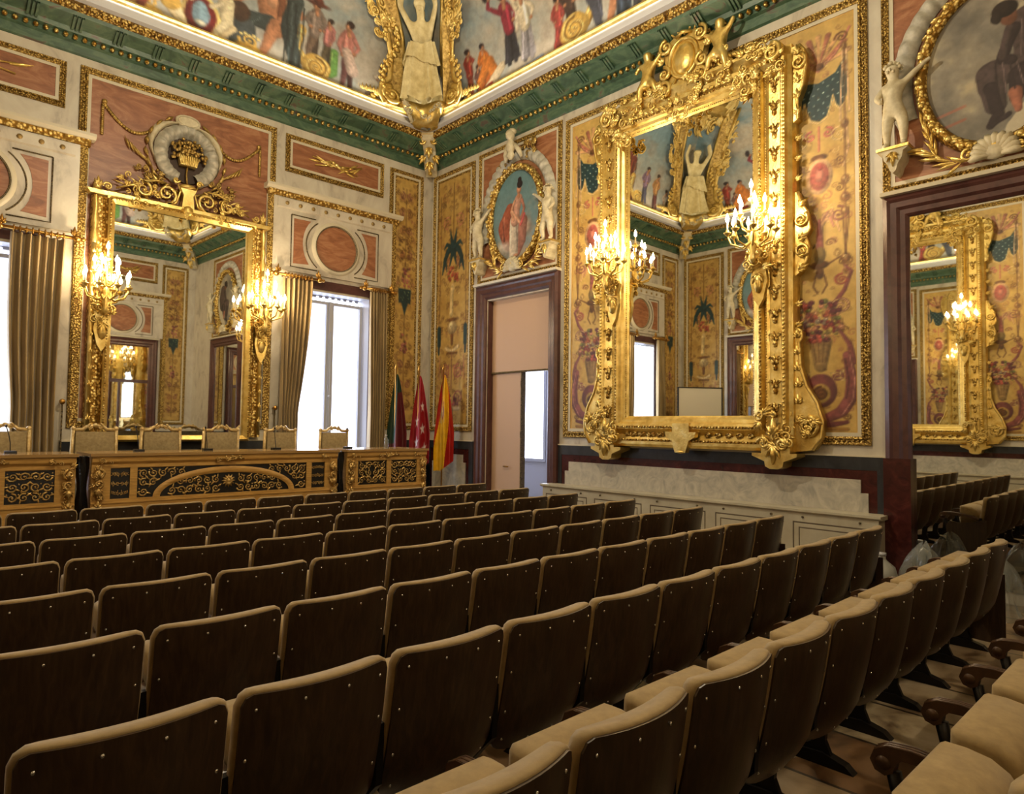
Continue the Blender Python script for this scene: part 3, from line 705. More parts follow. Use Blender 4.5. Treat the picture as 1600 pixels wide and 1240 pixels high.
def tap_corner(w, h):
    """panel next to the door: urn, blue tassels and swags"""
    c = tapestry(w, h, 46, 'x'); m = w/2; rs = random.Random(9); k1 = w/.95
    def both(f):
        for sg in (-1, 1): f(sg)
    zb = lambda z: z-1.75                      # wall height -> canvas
    c.tone(.25, (.55, .42, .22)); c.filigree(90, 3, (.46, .31, .16), .06, .85); c.filigree(24, 5, (.66, .42, .30), .05, .7); c.filigree(16, 6, (.90, .78, .52), .05, .6)
    both(lambda s: (c.line([(m+s*.40*k1, zb(6.3)), (m+s*.38*k1, zb(5.2)), (m+s*.41*k1, zb(3.6))], .014, BRN), c.scroll(m+s*.18*k1, zb(5.75), .13*k1, 1.7, -PI/2, .03, PINK, s, leaf=BRN), c.scroll(m+s*.25*k1, zb(6.25), .10*k1, 1.4, PI/2, .022, (.62, .42, .24), -s),
        c.scroll(m+s*.22*k1, zb(4.9), .12*k1, 1.6, PI/2, .03, (.64, .36, .28), s, leaf=BRN)))
    c.line([(m, zb(6.5)), (m, zb(5.4))], .018, BRN)
    both(lambda s: (c.line([(m, zb(5.22)), (m+s*.16*k1, zb(5.16)), (m+s*.25*k1, zb(5.0)), (m+s*.33*k1, zb(4.72))], [.16, .13, .11, .03], BLU), c.line([(m, zb(5.2)), (m+s*.10*k1, zb(4.86))], [.14, .03], BLU), c.line([(m+s*.02, zb(5.25)), (m+s*.10*k1, zb(5.56))], [.12, .02], BLU), c.line([(m+s*.25*k1, zb(5.02)), (m+s*.19*k1, zb(4.76))], [.08, .02], BLU), c.line([(m, zb(5.2)), (m+s*.2*k1, zb(5.3)), (m+s*.28*k1, zb(5.22))], [.1, .08, .02], BLU)))
    for i in range(22): c.ell(m+rs.uniform(-.16, .16), zb(4.7)+rs.uniform(-.16, .13), .04, .035, rs.choice([(.62, .28, .2), (.74, .42, .3), (.5, .2, .18), (.5, .42, .2)]))
    c.ell(m, zb(4.4), .06, .1, CRM); c.line([(m-.02, zb(4.4)), (m-.03, zb(3.9))], [.09, .12], (.80, .70, .48)); c.ell(m, zb(3.78), .17, .035, BRN); c.ell(m, zb(3.62), .15, .13, (.70, .60, .42)); c.ell(m-.03, zb(3.66), .06, .07, (.86, .78, .58))
    c.line([(m, zb(3.45)), (m, zb(3.3))], [.1, .06], BRN); c.line([(m-.2, zb(3.22)), (m, zb(3.15)), (m+.2, zb(3.24))], .07, (.82, .72, .52)); c.line([(m-.15, zb(3.12)), (m+.16, zb(3.12))], .04, BRN)
    both(lambda s: (c.line([(m+s*.40*k1, zb(3.62)), (m+s*.40*k1, zb(3.30))], .11, BLU), c.line([(m+s*.40*k1, zb(3.28)), (m+s*.40*k1, zb(3.12))], .05, BLU), c.line([(m+s*.36*k1, zb(3.05)), (m+s*.38*k1, zb(2.6))], .02, PINK)))
    c.line([(m, zb(3.1)), (m, zb(2.4))], .02, MAU)
    both(lambda s: (c.scroll(m+s*.2*k1, zb(2.75), .14*k1, 1.7, PI/2, .035, (.66, .38, .32), s, leaf=MAU), c.scroll(m+s*.22*k1, zb(2.25), .15*k1, 1.7, -PI/2, .035, (.58, .32, .28), -s, leaf=BRN)))
    for i in range(16): c.ell(m+rs.uniform(-.2, .2), zb(2.2)+rs.uniform(-.1, .1), .04, .03, rs.choice([(.40, .20, .2), (.62, .3, .26), (.5, .3, .3)]))
    c.line([(m-.25, zb(2.03)), (m+.25, zb(2.03))], .07, (.74, .64, .48)); c.line([(m, zb(1.85)), (m, zb(2.0))], .14, (.52, .36, .26))
    for k in range(70): c.ell(rs.uniform(.04, w-.04), rs.uniform(.1, h-.1), .010, .018, BRN, rs.uniform(0, 3), .6)
    return c
def tap_narrow(w, h):
    """narrow strip beside the windows"""
    c = tapestry(w, h, 46, 'x'); m = w/2; rs = random.Random(4)
    zb = lambda z: z-1.75
    c.tone(.15, (.60, .46, .24)); c.filigree(80, 13, (.46, .30, .15), .05, .85); c.filigree(20, 15, (.64, .40, .32), .045, .7)
    def both(f):
        for sg in (-1, 1): f(sg)
    c.line([(m, .1), (m, h-.2)], .014, BRN)
    for z in (6.3, 5.95, 5.6, 5.1, 2.9, 2.5, 2.1):
        both(lambda s: c.scroll(m+s*.10, zb(z), .08, 1.5, PI/2, .024, rs.choice([MAU, BRN, (.62, .38, .26)]), s*rs.choice([-1, 1])))
    for i in range(40): both(lambda s: c.ell(m+s*rs.uniform(.02, .17), zb(5.35)+rs.uniform(-.35, .35), .018, .014, rs.choice([(.50, .36, .16), BRN])))
    for z0, n in ((4.72, 20), (3.28, 20)):
        for i in range(n): c.ell(m+rs.gauss(0, .06), zb(z0)+rs.gauss(0, .09), .03, .028, rs.choice([(.66, .36, .34), (.48, .24, .26), (.74, .5, .42), (.42, .3, .2)]))
    c.poly([(m-.17, zb(4.42)), (m+.17, zb(4.42)), (m+.16, zb(4.12)), (m+.09, zb(4.14)), (m, zb(3.88)), (m-.09, zb(4.14)), (m-.16, zb(4.12))], BLU)
    for i in range(8): c.ell(m+rs.uniform(-.1, .1), zb(4.28)+rs.uniform(-.1, .1), .012, .012, (.5, .56, .4))
    both(lambda s: c.scroll(m+s*.09, zb(3.7), .09, 1.6, 0, .024, (.6, .44, .2), s))
    for k in range(40): c.ell(rs.uniform(.03, w-.03), rs.uniform(.1, h-.1), .009, .015, BRN, rs.uniform(0, 3), .6)
    return c
CAN = {}
def cached(k, f):
    if k not in CAN: CAN[k] = f()
    return CAN[k]
def panel(T, s0, s1, z0, z1, label, fill=None, gw=.085, cv=None, fine=True, cat='wall panel', extra=None, name='wall_panel'):
    r = thing(name, label, cat, T((s0+s1)/2, 0, z0))
    mb = MB(T); mb.rect(s0, s1, z0, z1, [(0, 0), (0, .025), (.012, .04), (gw*.28, .032), (gw*.4, .022), (gw*.62, .022), (gw*.75, .04), (gw, .03), (gw, 0)])
    if fine:
        q = gw*.5; c = [(s0+q, .024, z0+q), (s1-q, .024, z0+q), (s1-q, .024, z1-q), (s0+q, .024, z1-q), (s0+q, .024, z0+q)]
        mb.beads(c, .055, (.018, .016, .018), 5, 3)
    mb.build('gilt_moulding', 'carved_fine', r)
    w = gw+.045
    mb = MB(T); mb.rect(s0+gw, s1-gw, z0+gw, z1-gw, [(0, .002), (.0, .02), (.045, .02), (.045, .002)]); mb.build('ivory_border', 'white_line', r)
    if cv is not None:
        mb = MB(T); mb.rect(s0+w, s1-w, z0+w, z1-w, [(0, .003), (0, .014), (.035, .014), (.035, .003)]); mb.build('inner_fillet', 'carved_fine', r)
        F = npT(T); a, b = s0+w+.03, z0+w+.03; kx = (s1-s0-2*w-.06)/cv.w; kz = (z1-z0-2*w-.06)/cv.h
        cv.mesh('painted_field', lambda x, y: F(a+x*kx, .006, b+y*kz), 'paint_gloss', r)
    elif fill:
        mb = MB(T); mb.box(s0+w, s1-w, .001, .008, z0+w, z1-w); mb.build('marble_field', fill, r)
    if extra: extra(r)
    return r
def side_wall(T, where, main):
    side = where
    cc = cached('corner', lambda: tap_corner(.99, 4.86))
    panel(T, .09, 1.40, 1.58, 6.81, 'gold silk panel with blue drapery and urn in the corner of the %s' % side, cv=cc)
    if not main: panel(T, 10.88, 12.19, 1.58, 6.81, 'painted gold panel with blue drapery in the rear corner of the %s' % side, cv=cc)
    # the bay with the large mirror: one panel with a painted strip on each side
    r = panel(T, 3.76, 8.46, 1.52, 6.80, 'wide gilt-bordered painted panel behind the large mirror on the %s' % side, gw=.10, cv=None)
    mb = MB(T); mb.box(3.905, 8.315, .001, .006, 1.665, 6.655); mb.build('gold_ground', 'tap_gold', r)
    F = npT(T); cw = cached('wide', tap_wide)
    cw.mesh('painted_field', lambda x, y: F(7.50+x, .0075, 1.60+y*.847), 'paint_gloss', r, mask=lambda X, Y: (Y > .07))
    cw.mesh('painted_field', lambda x, y: F(4.74-x*1.0, .0075, 1.60+y*.847), 'paint_gloss', r, mask=lambda X, Y: (Y > .07))
    for i, c0 in enumerate((2.60, 9.68) if main else (2.60, 9.68)):
        panel(T, c0-1.07, c0+1.07, 4.34, 6.86, 'salmon marble panel over the %s door of the %s' % (('first', 'second')[i], side), 'red_marble', gw=.08)
M['tap_gold'] = noisy('ochre_silk_ground', [(.3, (.72, .55, .28)), (.6, (.85, .69, .38)), (.8, (.91, .77, .46))], 5, 4, rough=.5)
side_wall(TR, 'right-hand wall', True); side_wall(TL, 'left-hand wall', False)

# ---- end walls (front with windows, rear with doors)
def overdoor(T, c0, label):
    """white marble slab with roundel above a window"""
    r = thing('overdoor_panel', label, 'wall panel', T(c0, 0, 4.3))
    s0, s1 = c0-1.32, c0+1.32
    mb = MB(T); mb.box(s0+.12, s1-.12, .0, .05, 4.36, 5.66); mb.build('marble_slab', 'white_marble', r)
    for a, b in ((s0+.02, s0+.12), (s1-.12, s1-.02)):
        mb = MB(T); mb.box(a, b, 0, .045, 1.6, 5.66); mb.build('gilt_strip', 'carved_fine', r)
    mb = MB(T)
    p = [(0.0, 5.64), (.07, 5.66), (.10, 5.70), (.10, 5.72)]
    mb.prism([(0, 5.63), (.075, 5.64), (.12, 5.72), (0, 5.72)], s0, s1, 's')
    mb.build('carved_cyma', 'carved_bright', r)
    mb = MB(T); mb.prism([(0, 5.72), (.15, 5.72), (.19, 5.76), (.19, 5.80), (0, 5.80)], s0-.05, s1+.05, 's'); mb.build('cornice_shelf', 'white_line', r)
    mb = MB(T); mb.prism([(.05, 5.44), (.085, 5.46), (.085, 5.6), (.05, 5.6)], s0+.18, s1-.18, 's'); mb.build('frieze_strip', 'white_marble', r)
    for k in range(9):
        mb = MB(T); x = s0+.34+k*(s1-s0-.68)/8; mb.tube([(x, .08, 5.53), (x, .10, 5.53)], .035, 8); mb.build('stud', 'brass_dull', r)
    cz = 4.90
    mb = MB(T); mb.prism([(c0+.40*math.cos(a*PI/24), cz+.40*math.sin(a*PI/24)) for a in range(48)], .05, .06); mb.build('marble_roundel', 'red_marble', r)
    mb = MB(T); mb.ring((c0, cz), .41, .41, [(0, .05), (0, .085), (.03, .09), (.055, .075), (.08, .05)]); mb.build('roundel_moulding', 'white_line', r)
    mb = MB(T); mb.ring((c0, cz), .40, .40, [(0, .07), (.02, .095), (.03, .07)]); mb.ring((c0, cz), .58, .51, [(0, .05), (.012, .066), (.024, .05)], 40, -.28*PI, .28*PI); mb.ring((c0, cz), .58, .51, [(0, .05), (.012, .066), (.024, .05)], 40, .72*PI, 1.28*PI)
    for sg in (-1, 1):
        A = [(sg*.88, 5.36), (sg*.88, 4.44), (sg*.38, 4.44)] ; P = [(c0+a, .062, b) for a, b in A]; mb.tube(P, .010, 4); mb.tube([(c0+sg*.88, .062, 5.36), (c0+sg*.42, .062, 5.36)], .010, 4)
    mb.build('bead_line', 'bead_dark', r)
    for sg in (-1, 1):
        q = [(c0+sg*.84, 4.50), (c0+sg*.84, 5.31)]+[(c0+sg*.70*math.cos(a)*.93, cz+.56*math.sin(a)) for a in [.76-.19*k for k in range(9)]]
        q = [(c0+sg*.83, 5.30)]+[(c0+sg*(.30+.36*math.cos(a)), cz+.50*math.sin(a)) for a in [.95-.2*k for k in range(10)]]+[(c0+sg*.83, 4.50)]
        mb = MB(T); mb.prism(q, .05, .058); mb.build('marble_spandrel', 'red_marble', r)
    return r
M['brass_dull'] = plain('dull_brass_stud', (.66, .56, .36), .4, .5)
M['bead_dark'] = carved('dark_gilt_bead', 90, (.25, .20, .12), (.62, .54, .36), .2)
def trophy(T, c0, z0, z1):
    def f(r):
        m = (z0+z1)/2; mb = MB(T); rs = random.Random(int(c0*10))
        for k in range(12): mb.leaf((c0+rs.uniform(-.35, .35), m+rs.uniform(-.06, .06)), rs.uniform(.15, .3), .03, rs.choice([.3, PI-.3, .8, PI-.8, PI+.3, -.3])+rs.uniform(-.3, .3), .01, .5)
        for k in range(9): mb.ball((c0+rs.uniform(-.2, .2), .03, m+rs.uniform(-.05, .05)), (.05, .03, .035), 6, 4)
        mb.tube([(c0-.5, .025, m+.1), (c0+.45, .025, m-.08)], .014, 5); mb.tube([(c0-.42, .025, m-.06), (c0+.5, .025, m+.06)], .014, 5)
        mb.build('gilt_trophy', 'gold', r)
    return f
def end_wall(T, nm, front):
    cn = cached('narrow', lambda: tap_narrow(.56, 4.9))
    for i, a in enumerate((.24, W-1.04)):
        panel(T, a, a+.80, 1.60, 6.78, 'narrow gold strip panel between %s and %s corner of the %s' % ('curtain' if front else 'door', ('right', 'left')[i], nm), cv=cn, gw=.075)
    for i, c0 in enumerate((2.19, W-2.19)):
        sd = ('right', 'left')[i]
        panel(T, c0-1.0, c0+1.0, 6.12, 6.79, 'oblong salmon marble panel with gilt trophy above the %s %s of the %s' % (sd, 'window' if front else 'door', nm), 'red_marble', gw=.08, extra=trophy(T, c0, 6.12, 6.79))
        overdoor(T, c0, 'white marble overdoor with red roundel above the %s %s of the %s' % (sd, 'window' if front else 'door', nm))
    def swag(r):
        m = W/2
        for sg in (-1, 1):
            mb = MB(T)
            P = [(m+sg*(1.15-.07*k), .03, 6.34-.30*math.sin(PI*k/10*.85)-.0*k) for k in range(11)]
            mb.beads(P, .035, (.028, .02, .028), 6, 4); mb.ball((m+sg*1.15, .03, 6.38), (.04, .03, .04))
            mb.build('gilt_garland', 'gold_old', r); mb = MB(T)
            mb.beads([(m+sg*1.17, .03, 6.34), (m+sg*1.17, .03, 5.88)], .03, (.026, .02, .022), 6, 4)
            mb.build('gilt_pendant', 'gold_old', r)
    panel(T, 3.36, 6.28, 1.58, 6.82, 'tall salmon marble panel behind the gilt mirror of the %s' % nm, 'red_marble', gw=.10, extra=swag)
end_wall(TF, 'window wall', True); end_wall(TB, 'rear wall', False)
# ================================================================= MIRRORS
def foliage(mb, s0, s1, z0, z1, d, n, seed, sz=.12, dj=.04):
    rs = random.Random(seed)
    for k in range(n):
        s = rs.uniform(s0, s1); z = rs.uniform(z0, z1)
        q = rs.random()
        if q < .45: mb.acanthus((s, z), sz*rs.uniform(.7, 1.3), rs.uniform(0, 2*PI), d+rs.uniform(0, dj), th=.6)
        elif q < .8: mb.spiral((s, z), sz*.5*rs.uniform(.7, 1.2), 1.3, rs.uniform(0, 6), sz*.13, d+rs.uniform(0, dj)+.01, rs.choice((-1, 1)))
        else: mb.ball((s, d+rs.uniform(0, dj), z), (sz*.22, sz*.2, sz*.22), 7, 5)
def large_mirror(T, where, label, tilt=0.):
    r = thing('gilt_mirror', label, 'mirror', T(6.14, 0, 1.22))
    m = 6.14; a, b = m-.97, m+.97; z0, z1 = 1.84, 6.04
    g = MB(T); g.box(a-.02, b+.02, .12, .13, z0-.02, z1+.02); g.build('mirror_glass', 'mirror', r)
    f = MB(T)       # inner sloping moulding
    f.rect(a-.19, b+.19, z0-.17, z1+.19, [(0, .19), (.02, .25), (.05, .262), (.08, .25), (.10, .215), (.14, .20), (.17, .155), (.19, .13)])
    f.build('inner_moulding', 'gold', r)
    f = MB(T); c = [(a-.155, .258, z0-.135), (b+.155, .258, z0-.135), (b+.155, .258, z1+.155), (a-.155, .258, z1+.155), (a-.155, .258, z0-.135)]
    f.beads(c, .045, (.020, .016, .020), 5, 3); f.build('bead_row', 'carved_bright', r); f = MB(T)
    c = [(a-.03, .168, z0-.03), (b+.03, .168, z0-.03), (b+.03, .168, z1+.03), (a-.03, .168, z1+.03), (a-.03, .168, z0-.03)]
    f.beads(c, .03, (.012, .010, .012), 4, 3); f.build('bead_row', 'carved_bright', r)
    for sg, e in ((-1, a-.19), (1, b+.19)):   # side pilasters
        s_in, s_out = e, e+sg*.36
        f = MB(T); lo, hi = min(s_in, s_out), max(s_in, s_out)
        x = lambda t: s_in+sg*t
        f.prism([(x(0), 0), (x(0), .2), (x(.04), .235), (x(.07), .21), (x(.21), .21), (x(.24), .25), (x(.28), .25), (x(.30), .20), (x(.34), .16), (x(.36), .09), (x(.36), 0)], 1.50, 6.33, 'z')
        f.build('side_pilaster', 'gold', r)
        for k in range(15):                    # leafy drops on the pilaster face
            f = MB(T); z = 1.9+k*.29; q = x(.14)
            f.acanthus((q, z), .13, PI/2+.1*sg, .212, th=.8); f.ball((q, .225, z-.03), (.03, .03, .045), 6, 4)
            f.spiral((q+.05, z+.08), .03, 1.1, 0, .010, .22); f.spiral((q-.05, z+.08), .03, 1.1, PI, .010, .22, -1)
            f.build('leaf_drop', 'carved_bright', r)
        f = MB(T); f.beads([(x(.26), .255, 1.7), (x(.26), .255, 6.2)], .05, (.02, .016, .02), 5, 3); f.build('bead_row', 'gold', r); f = MB(T)
        f.beads([(x(.04), .24, 1.7), (x(.04), .24, 6.2)], .035, (.012, .012, .014), 4, 3); f.build('bead_row', 'gold', r)
        # outer console scrolls: bottom, middle, top ear
        f = MB(T); o = x(.36)
        def P(t, z): return (o+sg*(t if z < 2.3 else t*.72), z)
        ed = [P(-.05, 1.42), P(.20, 1.45), P(.30, 1.60), P(.31, 1.80), P(.24, 2.02), P(.12, 2.22), P(.07, 2.45), P(.05, 2.75), P(.10, 2.80), P(.09, 2.88), P(0, 2.92), P(-.05, 2.9)]
        f.prism(ed, 0, .13, smooth=False); f.tube([(q[0], .13, q[1]) for q in ed[1:-1]], .022, 6)
        f.spiral(P(.14, 1.72), .13, 1.8, PI*.5, .032, .15, -sg, flat=.8); f.spiral(P(.14, 1.72), .09, 1.3, 0, .02, .16, sg)
        ed = [P(-.05, 3.55), P(.06, 3.60), P(.17, 3.72), P(.22, 3.90), P(.16, 4.03), P(.24, 4.12), P(.20, 4.32), P(.10, 4.44), P(.04, 4.6), P(-.05, 4.6)]
        f.prism(ed, 0, .12); f.tube([(q[0], .12, q[1]) for q in ed[1:-1]], .02, 6)
        f.spiral(P(.10, 3.86), .09, 1.6, -PI*.3, .024, .14, sg); f.spiral(P(.10, 4.24), .09, 1.6, PI*.3, .024, .14, -sg)
        ed = [P(-.05, 5.45), P(.06, 5.5), P(.05, 5.75), P(.14, 5.9), P(.20, 6.12), P(.17, 6.33), P(.08, 6.42), P(-.05, 6.42)]
        f.prism(ed, 0, .14); f.tube([(q[0], .14, q[1]) for q in ed[1:-1]], .022, 6); f.spiral(P(.08, 6.2), .10, 1.5, PI*.4, .026, .16, -sg)
        for z in (3.62, 3.8, 4.0, 4.2, 4.42): f.acanthus(P(.06, z), .14, (0 if sg > 0 else PI)+sg*.5, .13, th=.8)
        for z in (5.55, 5.75, 5.95, 6.3): f.acanthus(P(.05, z), .13, PI/2, .14, th=.8)
        for z in (2.0, 2.2, 2.4, 2.6, 2.8): f.acanthus(P(.03, z), .13, PI/2, .13, th=.8)
        for z in (2.95, 3.2, 4.75, 5.0, 5.25): f.acanthus(P(.0, z), .11, (0 if sg > 0 else PI)+.6, .10, th=.6)
        foliage(f, min(P(-.1, 0)[0], P(.22, 0)[0]), max(P(-.1, 0)[0], P(.22, 0)[0]), 1.48, 1.95, .14, 14, 3, .10)
        f.build('side_scroll', 'gold', r)
        # bottom corner block and foot bracket
        f = MB(T); q = x(.14)
        f.box(min(x(-.02), x(.34)), max(x(-.02), x(.34)), .0, .27, 1.40, 1.62)
        f.acanthus((q, 1.5), .24, -PI/2, .28, th=.8); f.acanthus((q, 1.6), .24, PI/2, .27, th=.8); f.spiral((q+sg*.12, 1.5), .08, 1.5, 0, .026, .29, sg); f.spiral((q-sg*.12, 1.52), .08, 1.5, PI, .026, .29, -sg)
        foliage(f, q-.22, q+.2, 1.42, 1.9, .27, 16, 8, .13); f.build('corner_ornament', 'gold', r)
        f = MB(T); f.prism([(q-.28, 1.40), (q-.28, 1.365), (q-.12, 1.30), (q-.11, 1.24), (q-.05, 1.21), (q+.05, 1.21), (q+.11, 1.24), (q+.12, 1.30), (q+.28, 1.365), (q+.28, 1.40)], .03, .27)
        f.build('foot_bracket', 'gold', r)
    # bottom rail
    f = MB(T)
    f.prism([(0, 1.42), (.20, 1.42), (.24, 1.46), (.24, 1.50), (.19, 1.53), (.17, 1.60), (.22, 1.66), (.25, 1.68), (.25, 1.70), (0, 1.70)], a-.2, b+.2, 's')
    f.build('bottom_rail', 'gold', r)
    f = MB(T); f.beads([(a-.1, .235, 1.52), (b+.1, .235, 1.52)], .055, (.024, .02, .016), 5, 3)
    for sg in (-1, 1):
        for k in range(5):
            q = m+sg*(.32+.15*k); f.acanthus((q, 1.60), .10, 0 if sg > 0 else PI, .18, th=.7); f.spiral((q+.05, 1.6), .035, 1.2, 0, .012, .2, sg)
    f.build('rail_carving', 'carved_bright', r)
    f = MB(T); f.prism([(m-.24, 1.64), (m-.22, 1.57), (m-.13, 1.52), (m-.10, 1.42), (m-.08, 1.36), (m+.08, 1.36), (m+.10, 1.42), (m+.13, 1.52), (m+.22, 1.57), (m+.24, 1.64)], .2, .29)
    f.box(m-.13, m+.13, .2, .28, 1.64, 1.76); f.ball((m, .28, 1.37), (.07, .03, .02)); f.build('rail_cartouche', 'gold', r)
    # top rail with garlands
    f = MB(T); f.prism([(0, 6.22), (.22, 6.22), (.26, 6.27), (.26, 6.32), (.20, 6.36), (.24, 6.42), (.27, 6.46), (.27, 6.50), (0, 6.50)], a-.42, b+.42, 's')
    f.box(a-.5, b+.5, 0, .10, 6.0, 6.5); f.build('top_rail', 'gold', r)
    f = MB(T)
    foliage(f, a-.15, a+.15, 5.88, 6.25, .26, 16, 4, .13, .06); foliage(f, b-.15, b+.15, 5.88, 6.25, .26, 16, 5, .13, .06)
    foliage(f, m-.3, m+.3, 5.98, 6.25, .26, 20, 6, .12, .06); foliage(f, m-.14, m+.14, 5.86, 6.02, .26, 8, 61, .10, .05)
    foliage(f, a-.45, a-.15, 6.15, 6.55, .24, 14, 7, .13, .06); foliage(f, b+.15, b+.45, 6.15, 6.55, .24, 14, 9, .13, .06)
    for sg in (-1, 1):
        f.spiral((m+sg*(.97+.33), 6.38), .12, 1.6, PI/2, .034, .29, -sg)
        for k in range(9): f.acanthus((m+sg*(.25+.09*k), 6.24), .07, sg*.2, .27, th=.6)
    f.build('garland', 'gold', r)
    # crest: shield, crown, scrolls, two seated putti
    f = MB(T)
    sh = [(0, 7.16), (.16, 7.22), (.30, 7.14), (.33, 6.96), (.27, 6.78), (.29, 6.62), (.42, 6.5), (.38, 6.38), (.2, 6.40), (0, 6.30)]
    f.prism([(m+x_, z_) for x_, z_ in sh]+[(m-x_, z_) for x_, z_ in reversed(sh[1:-1])], .08, .2)
    f.ball((m, .20, 6.86), (.18, .08, .23), 14, 8); f.ring((m, 6.86), .20, .25, [(0, .19), (.015, .25), (.04, .24), (.05, .19)], 24)
    for sg in (-1, 1):
        f.spiral((m+sg*.27, 7.10), .11, 1.6, PI/2, .032, .24, -sg); f.spiral((m+sg*.30, 6.5), .12, 1.6, -PI/2, .04, .26, -sg, lead=[(m+sg*.1, .22, 6.62), (m+sg*.2, .24, 6.45)])
        f.spiral((m+sg*.62, 6.56), .10, 1.5, 0, .034, .24, sg); f.acanthus((m+sg*.45, 6.55), .2, PI/2+sg*.5, .18, th=.7); f.acanthus((m+sg*.8, 6.52), .2, PI/2-sg*.9, .18, th=.7); f.spiral((m+sg*.30, 6.72), .10, 1.5, PI/2, .034, .24, sg); f.acanthus((m+sg*.34, 6.9), .2, PI/2-sg*.7, .2, th=.8)
        foliage(f, min(m+sg*.1, m+sg*1.3), max(m+sg*.1, m+sg*1.3), 6.28, 6.56, .24, 34, 77, .13, .06)
        f.tube([(m+sg*.45, .15, 6.55), (m+sg*.75, .18, 6.62), (m+sg*1.05, .18, 6.52), (m+sg*1.2, .18, 6.5)], [.05, .05, .04, .02], 6)
        foliage(f, min(m+sg*.75, m+sg*1.25), max(m+sg*.75, m+sg*1.25), 6.5, 6.68, .16, 14, 12, .12, .05)
    f.build('cartouche', 'gold', r)
    f = MB(T)
    for k in range(5):
        q = (k-2)*.055; f.tube([(m+q*1.3, .18, 7.20), (m+q*2.1, .22, 7.31+.02*(2-abs(k-2))), (m+q*1.2, .2, 7.42), (m, .2, 7.47)], [.02, .025, .02, .015], 5)
    f.tube([(m-.12, .2, 7.20), (m, .26, 7.21), (m+.12, .2, 7.20)], .028, 6); f.ball((m, .2, 7.51), .035); foliage(f, m-.12, m+.12, 7.22, 7.45, .2, 6, 3, .08)
    f.build('crown', 'gold', r)
    for sg in (-1, 1):
        c = m+sg*.60; BX, BZ = c, 6.42
        nd = dict(p=(c, .20, 6.66, .085), w=(c-sg*.02, .20, 6.76, .075), ch=(c-sg*.04, .21, 6.86, .088), n=(c-sg*.03, .21, 6.94, .042), h=(c-sg*.02, .22, 7.02, .075), h2=(c-sg*.02, .22, 7.07, .06),
                  k1=(c-sg*.14, .27, 6.62, .055), f1=(c-sg*.18, .25, 6.48, .032), k2=(c+sg*.06, .29, 6.58, .055), f2=(c+sg*.08, .26, 6.42, .032),
                  e1=(c-sg*.14, .22, 6.90, .034), a1=(c-sg*.24, .23, 6.98 if sg < 0 else 6.95, .024), e2=(c+sg*.10, .22, 6.92, .034), a2=(c+sg*.17, .23, 7.02 if sg > 0 else 6.84, .024))
        ed = [('p', 'w'), ('w', 'ch'), ('ch', 'n'), ('n', 'h'), ('h', 'h2'), ('p', 'k1'), ('k1', 'f1'), ('p', 'k2'), ('k2', 'f2'), ('ch', 'e1'), ('e1', 'a1'), ('ch', 'e2'), ('e2', 'a2')]
        nd = {a: (BX+(v[0]-BX)*1.1, v[1]+.03, BZ+(v[2]-BZ)*1.12, v[3]*1.02) for a, v in nd.items()}
        k = skin('gilt_putto', nd, ed, 'gold'); k.T = T; foliage(k, min(c-.12, c+.1), c+.12, 6.52, 6.74, .26, 8, 15, .11, .03); k.build('seated_putto', 'gold', r)
    return r
large_mirror(TR, 'right', 'huge gilt-framed mirror with putti and crown crest on the right-hand wall')
large_mirror(TL, 'left', 'huge gilt-framed mirror on the opposite left wall, seen only in reflections')

